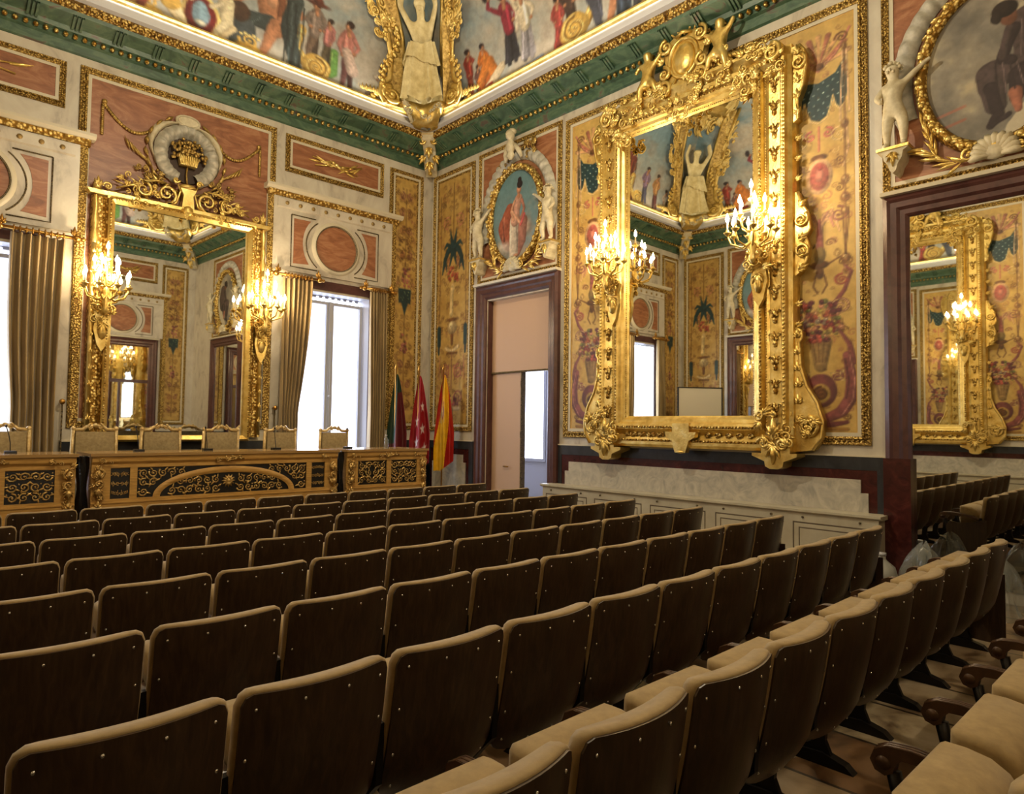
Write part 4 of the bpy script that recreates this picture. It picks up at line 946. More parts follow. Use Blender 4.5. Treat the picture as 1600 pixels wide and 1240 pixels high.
def front_mirror(T, label, yaw=0.):
    r = thing('gilt_mirror', label, 'mirror', T(4.82, 0, 1.45))
    m = 4.82; a, b = m-.99, m+.99; z0, z1 = 1.45, 4.86
    g = MB(T); g.add([(a, .10-yaw, z0), (b, .10+yaw, z0), (b, .10+yaw, z1), (a, .10-yaw, z1)], [(0, 1, 2, 3)], False); g.build('mirror_glass', 'mirror', r)
    f = MB(T); f.rect(a-.08, b+.08, z0-.06, z1+.10, [(0, .0), (0, .16), (.03, .19), (.06, .16), (.09, .13), (.10, .07)]); f.build('inner_moulding', 'gold', r)
    f = MB(T); f.beads([(a-.05, .185, z0), (a-.05, .185, z1+.07), (b+.05, .185, z1+.07), (b+.05, .185, z0)], .04, (.016, .014, .016), 5, 3); f.build('bead_row', 'carved_bright', r)
    for sg, e in ((-1, a-.08), (1, b+.08)):
        f = MB(T); x = lambda t: e+sg*t
        f.prism([(x(0), 0), (x(0), .12), (x(.03), .14), (x(.06), .10), (x(.12), .10), (x(.14), .13), (x(.19), .13), (x(.20), .06), (x(.20), 0)], 1.45, 4.95, 'z'); f.build('side_moulding', 'carved_bright' if sg > 0 else 'carved_bright', r)
        f = MB(T); f.tube([(x(.16), .12, 1.5), (x(.16), .12, 4.3)], .035, 8); f.lathe((x(.16), .13, 0), [(.03, 4.25), (.055, 4.35), (.03, 4.45), (.05, 4.55), (.03, 4.7), (.05, 4.8), (.02, 4.95)], 8)
        for k in range(11): f.acanthus((x(.16), 1.7+.24*k), .09, PI/2, .15, th=.7)
        f.build('colonnette', 'gold', r)
        f = MB(T); f.prism([(x(-.05), 4.96), (x(.24), 4.96), (x(.28), 5.02), (x(-.05), 5.02)], 0, .18); f.ball((x(.14), .1, 5.08), (.06, .06, .07)); f.acanthus((x(.14), 5.08), .16, PI/2, .14, th=.6)
        f.spiral((x(.02), 5.10), .06, 1.4, 0, .02, .15, sg); f.build('corner_cap', 'gold', r)
    f = MB(T); f.prism([(0, 4.93), (.16, 4.93), (.19, 4.97), (.19, 5.02), (.14, 5.05), (0, 5.05)], a-.1, b+.1, 's'); f.build('top_rail', 'gold', r)
    f = MB(T); zc = 5.06
    foliage(f, m-.75, m-.45, 4.86, 5.0, .19, 9, 21, .09); foliage(f, m+.45, m+.75, 4.86, 5.0, .19, 9, 22, .09); foliage(f, m-.1, m+.1, 4.85, 4.98, .2, 6, 23, .08)
    for sg in (-1, 1):
        f.spiral((m+sg*.30, zc+.12), .15, 1.5, -PI/2, .030, .16, -sg, lead=[(m+sg*.16, .14, zc+.36), (m+sg*.10, .14, zc+.22), (m+sg*.16, .14, zc+.02)])
        f.spiral((m+sg*.17, zc+.38), .05, 1.2, PI, .022, .15, sg)
        f.spiral((m+sg*.62, zc+.12), .12, 1.4, PI/2, .026, .15, sg, lead=[(m+sg*.30, .13, zc+.30), (m+sg*.45, .13, zc+.30)])
        f.tube([(m+sg*.55, .1, zc), (m+sg*.75, .12, zc+.16), (m+sg*.98, .12, zc+.05)], [.03, .025, .012], 6)
        foliage(f, min(m+sg*.35, m+sg*.9), max(m+sg*.35, m+sg*.9), zc+.02, zc+.30, .10, 20, 31, .10)
        for k in range(6): f.leaf((m+sg*(.40+.09*k), zc+.28-.03*k), .17, .018, PI/2-sg*(.7+.12*k), .10, .5)
    f.prism([(m-.09, zc-.04), (m+.09, zc-.04), (m+.07, zc+.16), (m+.12, zc+.26), (m-.12, zc+.26), (m-.07, zc+.16)], .05, .2); f.ball((m, .14, zc+.30), (.13, .08, .05)); f.ball((m, .2, 4.97), (.08, .05, .08))
    f.build('crest_scroll', 'gold', r)
    return r
front_mirror(TF, 'tall gilt mirror with scrolled crest on the salmon marble panel between the two windows', .028)
front_mirror(TB, 'tall gilt mirror in the middle of the rear wall, seen only in reflections')

def wreath(T, label):
    m = 4.82; z = 5.87
    r = thing('wreath_medallion', label, 'relief', T(m, 0, z-.55))
    f = MB(T); f.prism([(m+.40*math.cos(a*PI/20), z+.42*math.sin(a*PI/20)) for a in range(40)], .01, .05); f.build('ground', 'stone_dark', r)
    f = MB(T); n = 96
    n = 200
    def P(u, v):
        a = -PI/2+.36+(2*PI-.72)*u; fl = abs(math.cos(a*11)); rr = .27+.20*v+.008*fl
        return (m+rr*math.cos(a)*1.02, .05+.11*math.sin(PI*v)**.7*(.55+.45*fl)+.004, z+rr*math.sin(a)*1.05)
    f.grid(P, n, 6); f.build('fluted_ribbon', 'plaster_grey', r)
    f = MB(T)
    for sg in (-1, 1):
        def Q(u, v):
            a = PI/2+sg*(.25+1.75*u); rr = .49+.11*v*math.sin(PI*min(1, u*1.1+.05))
            return (m+rr*math.cos(a), .03+.06*math.sin(PI*v), z+rr*math.sin(a)*1.04)
        f.grid(Q, 24, 5)
    f.build('shell_border', 'ivory', r)
    f = MB(T)
    for k in range(14):
        a = PI*.62+k*.095*PI; f.leaf((m+.60*math.cos(a), z+.62*math.sin(a)), .15, .035, a+PI/2+.3, .05, .6)
        a = PI*.38-k*.095*PI; f.leaf((m+.60*math.cos(a), z+.62*math.sin(a)), .15, .035, a-PI/2-.3, .05, .6)
    for sg in (-1, 1):
        foliage(f, min(m+sg*.35, m+sg*.72), max(m+sg*.35, m+sg*.72), z-.52, z-.3, .05, 12, 41, .11)
        for k in range(6): f.leaf((m+sg*(.5+.06*k), z-.25+.03*k), .2, .02, PI/2-sg*(.9-.1*k), .05, .6)
        f.spiral((m+sg*.25, z-.62), .10, 1.4, PI/2, .022, .12, -sg)
    f.build('gilt_leaves', 'gold_old', r)
    f = MB(T); f.ring((m, z+.56), .15, .07, [(0, .05), (.02, .10), (.04, .05)], 20); f.prism([(m+.15*math.cos(a*PI/10), z+.56+.07*math.sin(a*PI/10)) for a in range(20)], .03, .07); f.build('top_cartouche', 'ivory', r)
    b = thing('flower_basket', 'gilt basket of flowers inside the round wreath of the %s' % ('window wall' if T is TF else 'rear wall'), 'relief', T(m, .06, z-.2))
    f = MB(T); f.prism([(m-.15, z-.02), (m+.15, z-.02), (m+.12, z-.17), (m-.12, z-.17)], .06, .17)
    for k in range(9): f.tube([(m-.13+.0325*k, .175, z-.02), (m-.105+.026*k, .175, z-.17)], .009, 4)
    f.build('basket', 'gold', b)
    f = MB(T); rs = random.Random(3)
    for k in range(100):
        a = rs.uniform(-.35, PI+.35); q = rs.uniform(.02, .27); f.ball((m+q*math.cos(a)*1.02, .10+rs.uniform(0, .07), z+.0+q*math.sin(a)), (.028, .022, .028), 6, 4)
    f.tube([(m, .1, z-.16), (m+.02, .12, z-.3), (m, .12, z-.5)], .014, 5)
    f.build('flowers', 'gold_old', b)
wreath(TF, 'round fluted ivory wreath with gilt leaves above the mirror between the windows')
wreath(TB, 'round fluted wreath above the rear wall mirror, seen only in reflections')

# ================================================================= SCONCES
def sconce(T, s, z, d0, label, power, tiers=((.29, 8, 0), (.16, 5, .20), (.0, 1, .40))):
    r = thing('wall_candelabra', label, 'wall light', T(s, d0, z-.9), group=None)
    f = MB(T); f.prism([(s-.09, z-.45), (s-.11, z-.6), (s-.06, z-.82), (s, z-.92), (s+.06, z-.82), (s+.11, z-.6), (s+.09, z-.45), (s+.12, z-.3), (s, z-.2), (s-.12, z-.3)], d0, d0+.06)
    f.ball((s, d0+.07, z-.62), (.06, .05, .13)); f.acanthus((s, z-.5), .2, -PI/2, d0+.07, th=.7); foliage(f, s-.13, s+.13, z-.5, z-.15, d0+.06, 18, int(s*10), .11, .1)
    f.spiral((s-.1, z-.3), .06, 1.3, 0, .02, d0+.1); f.spiral((s+.1, z-.3), .06, 1.3, PI, .02, d0+.1, -1)
    f.lathe((s, d0+.22, z-.4), [(.01, 0), (.05, .06), (.03, .12), (.06, .2), (.035, .26), (.05, .34), (.02, .40)], 10)
    f.tube([(s, d0+.05, z-.35), (s, d0+.15, z-.38), (s, d0+.22, z-.3)], .03, 7)
    f.build('backplate', 'gold', r)
    j = 0
    for (R, n, dz) in tiers:
        for k in range(n):
            a = 2*PI*(k+.5*(R < .2))/max(n, 1)+.3; cs, cd = s+R*math.cos(a), d0+.24+R*.85*math.sin(a)
            if cd < d0+.05: cd = d0+.05
            zz = z+dz
            f = MB(T)
            if R > 0: f.tube([(s, d0+.22, z-.12+dz*.6), (s+(cs-s)*.4, d0+.22+(cd-d0-.22)*.4, z-.20+dz), (s+(cs-s)*.85, d0+.22+(cd-d0-.22)*.85, z-.15+dz), (cs, cd, zz-.03)], [.014, .013, .012, .010], 5)
            else: f.tube([(s, d0+.22, z-.1), (s, d0+.22, zz-.02)], .014, 6)
            f.lathe((cs, cd, zz), [(.008, -.05), (.02, -.035), (.045, -.012), (.05, 0), (.02, .0), (.022, .03)], 8)
            f.build('arm', 'gold', r)
            f = MB(T); f.tube([(cs, cd, zz), (cs, cd, zz+.13)], .013, 6); c = f.build('candle', 'wax', r)
            f = MB(T); f.lathe((cs, cd, zz+.13), [(.002, 0), (.020, .016), (.025, .04), (.015, .075), (.001, .115)], 7); f.build('bulb', 'flame', c)
    for q, pw in (((s, d0+.42, z+.30), power),):
        L = bpy.data.lights.new('candle_light', 'POINT'); L.energy = pw; L.color = (1, .78, .50); L.shadow_soft_size = .045
        o = bpy.data.objects.new('candle_light', L); COL.objects.link(o); o.location = T(*q); o.parent = None
SP = 52
sconce(TR, 5.00, 4.12, .26, 'lit gilt candelabra on the left side of the large right-hand mirror', SP)
sconce(TR, 7.28, 4.12, .26, 'lit gilt candelabra on the right side of the large right-hand mirror', SP)
sconce(TL, 5.00, 4.12, .26, 'lit candelabra on the far opposite mirror, near the windows, seen in reflection', SP)
sconce(TL, 7.28, 4.12, .26, 'lit candelabra on the far opposite mirror, away from the windows, seen in reflection', SP)
sconce(TF, 5.92, 3.60, .13, 'lit gilt candelabra left of the mirror between the windows', SP)
sconce(TF, 3.60, 3.60, .13, 'lit gilt candelabra right of the mirror between the windows', SP)
sconce(TB, 5.92, 3.60, .13, 'lit candelabra left on the rear wall, seen only in reflection', SP)
sconce(TB, 3.60, 3.60, .13, 'lit candelabra right on the rear wall, seen only in reflection', SP)
# ================================================================= OVAL PAINTINGS AND PUTTI OVER THE DOORS
def oval_canvas(kind):
    w, h = 1.34, 1.74
    c = Canvas(w, h, 92, (.50, .60, .62)); n = c.noise(21+kind, 2.2, 5)
    if kind == 0:
        c.mix(np.clip(c.Y/h*1.6-.35, 0, 1), (.42, .56, .58)); c.mix(np.clip((n-.5)*4, 0, .8)*np.clip(1.5-c.Y, 0, 1), (.84, .66, .52)); c.mix(np.clip(.62-c.Y, 0, .8), (.70, .64, .60))
        c.painterly(41, .018)
        # seated woman with a tall dark comb, russet wrap and pale skirt
        m = w/2-.04
        c.line([(m-.12, 1.0), (m-.22, .72), (m-.14, .42)], [.24, .40, .34], (.58, .31, .22)); c.ell(m+.25, .62, .2, .16, (.80, .66, .56), 0, .8, .05); c.ell(m-.3, .3, .25, .14, (.78, .74, .70), 0, .8, .05); c.line([(m-.26, .9), (m-.3, .5)], .03, (.80, .52, .40)); c.line([(m-.30, .82), (m-.27, .45)], .025, (.40, .19, .15))
        c.line([(m+.20, .72), (m+.20, .40), (m+.10, .16)], [.26, .20, .08], (.62, .42, .36)); c.line([(m, .78), (m-.02, .45), (m-.02, .16)], [.22, .24, .22], (.80, .74, .66))
        c.line([(m+.05, .7), (m+.08, .3)], .03, (.56, .50, .46)); c.line([(m-.08, .7), (m-.1, .3)], .025, (.92, .88, .80)); c.line([(m+.02, .78), (m+.06, .95), (m+.1, 1.15)], [.22, .15, .20], (.74, .56, .48)); c.line([(m+.0, 1.14), (m-.08, .95), (m-.02, .8)], .06, (.78, .58, .46)); c.line([(m+.19, 1.12), (m+.25, .95), (m+.17, .8)], .06, (.66, .44, .36)); c.line([(m-.06, .95), (m+.14, .72)], .06, (.82, .62, .50))
        c.line([(m+.1, 1.2), (m+.1, 1.3)], .07, SKIN_C); c.ell(m+.1, 1.34, .06, .08, (.78, .56, .44)); c.ell(m+.12, 1.42, .075, .07, (.10, .07, .09)); c.line([(m+.12, 1.4), (m+.12, 1.5)], .10, (.12, .07, .10))
        c.line([(m+.25, .85), (m+.16, .68)], .06, (.76, .36, .36)); c.ell(m+.04, .14, .06, .03, (.74, .54, .42))
    else:
        c.mix(1+0*n, (.52, .50, .46)); c.mix(np.clip((n-.45)*4, 0, 1), (.70, .66, .58)); c.mix(np.clip((.4-n)*4, 0, .8), (.36, .35, .34)); c.mix(np.clip((n-.62)*5, 0, .6), (.84, .78, .62)); c.line([(.15, .45), (.4, .5)], .03, (.74, .46, .38), .7)
        c.line([(.1, .3), (.4, .36)], .03, (.70, .42, .34), .7)
        m = w/2+.12; dk, mid, lt = (.19, .15, .16), (.29, .24, .24), (.42, .36, .36)
        c.line([(m+.35, .95), (m+.4, .4), (m+.1, .12)], [.3, .45, .3], (.80, .76, .66))
        c.painterly(43, .016)
        # brooding figure in dark robe, knees drawn up, head on hand
        c.line([(m+.16, 1.20), (m+.22, .92), (m+.18, .72)], [.30, .36, .34], mid); c.line([(m+.18, .72), (m-.16, .76), (m-.12, .42)], [.30, .26, .18], mid); c.line([(m+.1, .66), (m+.05, .45)], [.24, .12], dk)
        c.line([(m-.16, .62), (m-.10, .32), (m-.16, .22)], [.12, .10, .08], dk); c.line([(m+.04, .5), (m+.06, .33)], [.12, .07], (.62, .40, .32)); c.line([(m-.02, .30), (m-.14, .22)], .05, dk)
        c.line([(m+.04, 1.16), (m-.06, .88), (m+.02, .84)], [.12, .10, .09], dk); c.line([(m-.06, .9), (m+.0, 1.18)], .07, mid)
        for k in range(5): c.line([(m-.12+.06*k, .86-.02*k), (m-.10+.07*k, .5+.02*k)], .014, lt if k % 2 else dk)
        for k in range(4): c.line([(m+.10+.06*k, 1.22-.03*k), (m+.10+.07*k, .85)], .014, dk if k % 2 else lt)
        c.ell(m+.0, 1.30, .075, .095, (.50, .33, .25)); c.ell(m-.03, 1.38, .115, .085, (.16, .12, .11)); c.ell(m-.10, 1.32, .05, .07, (.16, .12, .11))
    return c
def putto(T, c0, s, zf, sg, label, d=.17):
    """standing cream putto, feet at z = zf; sg = side on which the raised arm reaches (+ = away from the corner)"""
    X = lambda x: s+sg*x
    nd = dict(p=(X(0), d, zf+.42, .095), w=(X(-.01), d+.02, zf+.50, .085), b=(X(-.01), d+.01, zf+.60, .10), ch=(X(0), d, zf+.68, .085), n=(X(.0), d, zf+.76, .042), h=(X(-.01), d+.02, zf+.85, .08), h2=(X(-.01), d+.02, zf+.92, .07),
              lh=(X(-.06), d, zf+.36, .072), lk=(X(-.07), d+.02, zf+.20, .052), lf=(X(-.08), d-.01, zf+.05, .032), lt=(X(-.09), d+.06, zf+.02, .025),
              rh=(X(.07), d, zf+.36, .072), rk=(X(.10), d+.03, zf+.20, .052), rf=(X(.09), d, zf+.05, .032), rt=(X(.10), d+.06, zf+.02, .025),
              s1=(X(.10), d, zf+.70, .04), e1=(X(.20), d, zf+.78, .033), a1=(X(.31), d, zf+.86, .022), g1=(X(.36), d, zf+.88, .018),
              s2=(X(-.10), d, zf+.69, .04), e2=(X(-.17), d+.04, zf+.58, .033), a2=(X(-.10), d+.09, zf+.50, .024))
    ed = [('p', 'w'), ('w', 'b'), ('b', 'ch'), ('ch', 'n'), ('n', 'h'), ('h', 'h2'), ('p', 'lh'), ('lh', 'lk'), ('lk', 'lf'), ('lf', 'lt'), ('p', 'rh'), ('rh', 'rk'), ('rk', 'rf'), ('rf', 'rt'), ('ch', 's1'), ('s1', 'e1'), ('e1', 'a1'), ('a1', 'g1'), ('ch', 's2'), ('s2', 'e2'), ('e2', 'a2')]
    k = skin('putto', nd, ed, 'ivory'); k.T = T
    r = thing('putto_statue', label, 'statue', T(s, d, zf))
    # face: nose, brow and cheeks turned to the room
    k.ball((X(-.01), d+.10, zf+.85), (.014, .018, .018), 6, 4)
    for q in (-.03, .03): k.ball((X(-.01+q), d+.085, zf+.83), (.02, .016, .02), 6, 4)
    k.build('body', 'ivory', r)
    h = MB(T); rs = random.Random(2)
    for i in range(30):
        a = rs.uniform(0, 2*PI); e = rs.uniform(-.1, 1.4); h.ball((X(-.01)+.078*math.cos(a)*math.cos(e), d+.015+(.070*math.sin(a)*math.cos(e) if math.sin(a) < .3 or e > .5 else -.05), zf+.885+.07*math.sin(e)), (.022, .022, .02), 6, 4)
    h.build('curly_hair', 'ivory', r)
    # bracket under the feet is a fixed corbel of its own
    b = thing('wall_bracket', label.replace('cream putto', 'bracket under putto'), 'bracket', T(s, 0, zf-.30))
    f = MB(T); f.prism([(s-.15, zf), (s+.15, zf), (s+.15, zf-.04), (s+.10, zf-.07), (s+.09, zf-.14), (s+.05, zf-.20), (s+.03, zf-.27), (s, zf-.30), (s-.03, zf-.27), (s-.05, zf-.20), (s-.09, zf-.14), (s-.10, zf-.07), (s-.15, zf-.04)], 0, .24)
    f.build('corbel', 'ivory', b); f = MB(T); f.box(s-.16, s+.16, .0, .26, zf-.035, zf-.005); f.acanthus((s, zf-.07), .16, -PI/2, .24, th=.8); f.ball((s, .2, zf-.24), .025); f.build('gilt_carving', 'gold', b)
def overdoor_oval(T, c0, kind, where, L):
    zc = 5.46
    r = thing('oval_painting', L, 'painting', T(c0, 0, zc-.95))
    cv = cached(('oval', kind), lambda: oval_canvas(kind)); F = npT(T)
    flip = 1 if T in (TR,) else -1
    cv.mesh('canvas', lambda x, y: F(c0+(x-.67), .05+0*x, zc+(y-.87)), 'paint', r, mask=lambda X, Y: ((X-.67)/.66)**2+((Y-.87)/.86)**2 < 1)
    f = MB(T); f.ring((c0, zc), .61, .81, [(0, .05), (.0, .10), (.03, .13), (.07, .14), (.10, .11), (.12, .04)], 56); f.build('oval_frame', 'carved_bright', r)
    f = MB(T); n = 60
    for k in range(n):
        a = 2*PI*k/n; f.leaf((c0+.675*math.cos(a), zc+.875*math.sin(a)), .11, .030, a+PI/2+(.35 if k % 2 else -.35), .11, .7)
        if k % 3 == 0: f.ball((c0+.68*math.cos(a), .15, zc+.88*math.sin(a)), (.035, .03, .035), 6, 4)
    f.build('gilt_foliage', 'gold', r)
    f = MB(T)
    def P(u, v):
        a = -.12*PI+1.24*PI*u; fl = abs(math.cos(a*22)); rr = .21*v+.008*fl*v
        return (c0+(.76+rr)*math.cos(a), .02+.09*math.sin(PI*v)**.7*(.55+.45*fl), zc+.02+(.98+rr)*math.sin(a))
    f.grid(P, 220, 5); f.build('pleated_arch', 'plaster_grey', r)
    f = MB(T)        # shell and branches at the foot
    for k in range(11):
        a = PI*k/10; f.tube([(c0, .12, zc-.98), (c0+.17*math.cos(a), .16, zc-.98+.17*math.sin(a)), (c0+.22*math.cos(a), .12, zc-.98+.21*math.sin(a))], [.02, .045, .03], 5)
    f.ball((c0, .12, zc-.93), (.13, .06, .10)); f.build('shell', 'ivory', r)
    rs = random.Random(8)
    for sg in (-1, 1):
        f = MB(T)
        for k in range(16):
            t = k/15; q = c0+sg*(.22+.42*t); z = zc-.98+.0+.26*t*t
            f.leaf((q, z), .2, .022, (0 if sg > 0 else PI)+rs.uniform(-.7, .7), .07+rs.uniform(0, .05), .6)
        for k in range(14): f.leaf((c0+sg*(.50+.012*k), zc-.9+.035*k), .17, .02, PI/2-sg*(.5-.05*k)+rs.uniform(-.4, .4), .07, .7)
        f.spiral((c0+sg*.22, zc-.93), .07, 1.3, PI/2, .02, .15, -sg)
        f.build('gilt_branch', 'gold', r)
    if kind == 0:
        f = MB(T); f.lathe((c0, .20, 0), [(.03, 6.42), (.09, 6.50), (.06, 6.56), (.10, 6.62), (.11, 6.70), (.06, 6.76), (.05, 6.80)], 10, 1, .7)
        f.ball((c0, .22, 6.87), (.08, .09, .10), 10, 7); f.ball((c0, .31, 6.86), (.014, .02, .02)); f.ball((c0, .18, 6.94), (.10, .08, .06), 9, 5)
        for sg in (-1, 1): f.tube([(c0+sg*.1, .2, 6.68), (c0+sg*.17, .16, 6.56), (c0+sg*.20, .12, 6.45)], [.04, .05, .03], 6)
        f.build('crowning_bust', 'ivory', r)
        f = MB(T); foliage(f, c0+.15, c0+.5, 6.42, 6.72, .04, 14, 5, .12); f.build('gilt_spray', 'gold_old', r); f = MB(T); foliage(f, c0-.5, c0-.15, 6.42, 6.6, .04, 10, 6, .10); f.build('gilt_spray', 'gold_old', r)
    putto(T, c0, c0-.90, 4.80, 1, 'cream putto %s' % where[0]); putto(T, c0, c0+.90, 4.80, -1, 'cream putto %s' % where[1])
overdoor_oval(TR, 2.60, 0, ('left of the oval painting over the open doorway', 'right of the oval painting over the open doorway'), 'oval painting of a seated woman with dark comb over the open doorway')
overdoor_oval(TR, 9.68, 1, ('reaching to the oval painting of a brooding robed figure', 'on the far side of the brooding figure painting, beyond the frame'), 'oval painting of a brooding figure in dark robe over the mirrored door')
overdoor_oval(TL, 2.60, 0, ('nearer the windows, beside the first opposite oval painting', 'farther from the windows, beside the first opposite oval painting'), 'oval painting over the first door of the opposite wall, reflected only')
overdoor_oval(TL, 9.68, 1, ('nearer the windows, beside the rear opposite oval painting', 'nearest the rear wall, beside the rear opposite oval painting'), 'oval painting over the second door of the opposite wall, reflected only')

# ================================================================= CORNER STATUE GROUPS ABOVE THE CORNICE
M['cream_stone'] = noisy('cream_stucco', [(.3, (.80, .72, .50)), (.7, (.95, .89, .68))], 7, 4, rough=.5)
def corner_group(ix, iy, label):
    sx = -1 if ix == 0 else 1; sy = -1 if iy == 0 else 1
    bx, by = (0 if ix == 0 else -W), (0 if iy == 0 else -D); RH = 1/math.sqrt(2)
    def T(s, d, z):       # s across the corner, d outward along the diagonal
        if z > 7.5:          # follows the cove as it curves inward
            a = math.asin(min(1, max(0, (z-7.70)/2.35))); d = d+1.414*(.46+1.9*(1-math.cos(a)))-.72*min(1, (z-7.5)/.3)+.22*(1-min(1, (z-7.5)/.3))*0
            d += max(0., abs(s)-.03)-1.414*.46*(1-min(1, (z-7.5)/.3))
        return (bx+sx*RH*(d+s), by+sy*RH*(d-s), z)
    r = thing('corner_statue', label, 'statue', T(0, .85, 7.48))
    # standing draped woman with raised arms
    d = 1.18; z0 = 7.80
    nd = dict(p=(0, d, z0+1.02, (.19, .16)), w=(0, d, z0+1.18, (.14, .12)), ch=(0, d+.02, z0+1.42, (.185, .15)), n=(0, d+.02, z0+1.60, .06), h=(0, d+.05, z0+1.74, .085), h2=(0, d+.04, z0+1.83, .075),
              k1=(-.10, d+.05, z0+.55, .10), f1=(-.10, d+.02, z0+.05, .055), k2=(.11, d+.03, z0+.55, .10), f2=(.11, d, z0+.05, .055),
              s1=(-.21, d, z0+1.50, .065), e1=(-.32, d+.02, z0+1.72, .052), a1=(-.24, d, z0+1.98, .038), s2=(.21, d, z0+1.50, .065), e2=(.33, d+.02, z0+1.70, .052), a2=(.26, d, z0+1.98, .038))
    ed = [('p', 'w'), ('w', 'ch'), ('ch', 'n'), ('n', 'h'), ('h', 'h2'), ('p', 'k1'), ('k1', 'f1'), ('p', 'k2'), ('k2', 'f2'), ('ch', 's1'), ('s1', 'e1'), ('e1', 'a1'), ('ch', 's2'), ('s2', 'e2'), ('e2', 'a2')]
    TS = lambda s, d, z: T(s, d, z0+(z-z0)*.83)
    k = skin('body', nd, ed, 'ivory'); k.T = TS; k.ball((0, d+.145, z0+1.735), (.016, .022, .028), 6, 4); k.build('draped_body', 'cream_stone', r)
    f = MB(TS)
    def rob(u, v):
        a = 2*PI*u; z = z0+1.15-1.15*v; rr = .20+.13*v+.016*math.sin(a*13+v*2)+.045*v*math.sin(a*7+1.5*v)
        return (rr*1.1*math.cos(a)+.02*math.sin(v*4), d+rr*.9*math.sin(a), z)
    f.grid(rob, 72, 12, cu=True)
    def over(u, v):
        a = 2*PI*u; z = z0+1.18-.42*v-.10*v*math.cos(a*2+1); rr = .215+.10*v+.014*math.sin(a*11)
        return (rr*1.1*math.cos(a), d+rr*.9*math.sin(a), z)
    f.grid(over, 60, 6, cu=True); f.build('robe', 'cream_stone', r)
    f = MB(TS); f.ball((0, d+.0, z0+1.84), (.11, .11, .09), 10, 6); f.ball((0, d-.08, z0+1.75), (.08, .07, .09)); f.build('hair', 'cream_stone', r)
    # pedestal shell between cornice and feet
    f = MB(T); f.lathe((0, .98, 7.46), [(.10, -.02), (.24, .02), (.30, .10), (.36, .22), (.42, .33), (.34, .34)], 20, 1.0, .8); f.build('pedestal', 'gold', r)
    f = MB(T); foliage(f, -.38, .38, 7.5, 7.75, 1.15, 22, 5, .12, .1); f.build('pedestal_foliage', 'ivory', r)
    # gilt scrolled consoles on both sides
    for sg in (-1, 1):
        f = MB(T)
        ed = [(sg*.38, 7.70), (sg*.66, 7.66), (sg*.74, 7.80), (sg*.72, 8.0), (sg*.60, 8.15), (sg*.56, 8.5), (sg*.60, 8.95), (sg*.68, 9.15), (sg*.66, 9.4), (sg*.72, 9.9), (sg*.45, 9.9), (sg*.42, 9.3), (sg*.36, 8.9), (sg*.34, 8.3)]
        f.prism(ed, .66, .98); f.build('console', 'gold_old', r)
        f = MB(T)
        f.tube([(e[0], .99, e[1]) for e in ed[1:10]], .045, 7); f.tube([(e[0], .99, e[1]) for e in ed[10:]], .035, 6)
        f.spiral((sg*.55, 7.86), .15, 1.9, PI/2, .055, 1.02, -sg, flat=.9); f.spiral((sg*.53, 9.02), .11, 1.7, -PI/2, .04, 1.02, sg); f.spiral((sg*.60, 9.5), .10, 1.5, PI/2, .04, 1.02, -sg)
        f.build('volute', 'gold', r)
        f = MB(T)
        for k in range(20):
            z = 7.85+.1*k; q = sg*(.60+.14*math.sin(k*.42+.6)); f.acanthus((q, z), .14, PI/2+sg*.4, 1.0, th=.8); f.ball((q-sg*.05, 1.04, z), (.045, .04, .045), 6, 4)
        foliage(f, min(sg*.5, sg*.82), max(sg*.5, sg*.82), 8.7, 9.9, 1.0, 40, 7, .17, .08)
        f.build('gilt_garland', 'gold', r); f = MB(T)
        for k in range(8): f.ball((sg*(.74+.05*k), .80-.01*k, 7.86-.02*k+.05*math.sin(k)), (.06, .05, .05), 6, 4); f.acanthus((sg*(.70+.06*k), 7.86), .13, PI/2, .85-.02*k, th=.8)
        f.build('base_festoon', 'gold', r)
    f = MB(T); foliage(f, -.6, .6, 9.75, 10.0, .95, 40, 9, .2, .2); f.tube([(-.6, 1.0, 9.85), (0, 1.1, 10.0), (.6, 1.0, 9.85)], .06, 6); f.build('canopy_carving', 'gold', r)
    # capital below, hanging on the cornice
    b = thing('corner_bracket', 'gilt leaf bracket under the corner statue, '+['flag corner', 'rear corner by the mirrored door', 'reflected front corner', 'reflected rear corner'][ix*2+iy], 'bracket', T(0, .1, 6.75))
    f = MB(T); f.prism([(.14, 6.80), (.30, 6.88), (.42, 7.05), (.46, 7.2), (.70, 7.36), (.80, 7.46), (.3, 7.46), (.14, 7.1)], -.12, .12, 's'); f.build('bracket_core', 'ivory', b)
    f = MB(T); f.acanthus((0, 7.0), .26, -PI/2, .44, th=.8); f.acanthus((0, 7.25), .24, -PI/2, .56, th=.8); f.spiral((-.11, 7.35), .09, 1.5, PI/2, .03, .66); f.spiral((.11, 7.35), .09, 1.5, PI/2, .03, .66, -1); f.acanthus((.1, 7.1), .2, -PI/3, .5, th=.7); f.acanthus((-.1, 7.1), .2, -2*PI/3, .5, th=.7)
    f.ball((0, .36, 6.80), (.05, .05, .05)); f.box(-.17, .17, .3, .78, 7.43, 7.48); f.build('gilt_leaf', 'gold', b)
corner_group(0, 0, 'cream draped woman statue with gilt scrolls in the ceiling corner over the flags')
corner_group(1, 0, 'cream draped statue in the ceiling corner of window wall and opposite wall, reflected')
corner_group(1, 1, 'cream draped statue in the rear ceiling corner of the opposite wall')
corner_group(0, 1, 'cream draped statue in the rear ceiling corner of the right-hand wall')
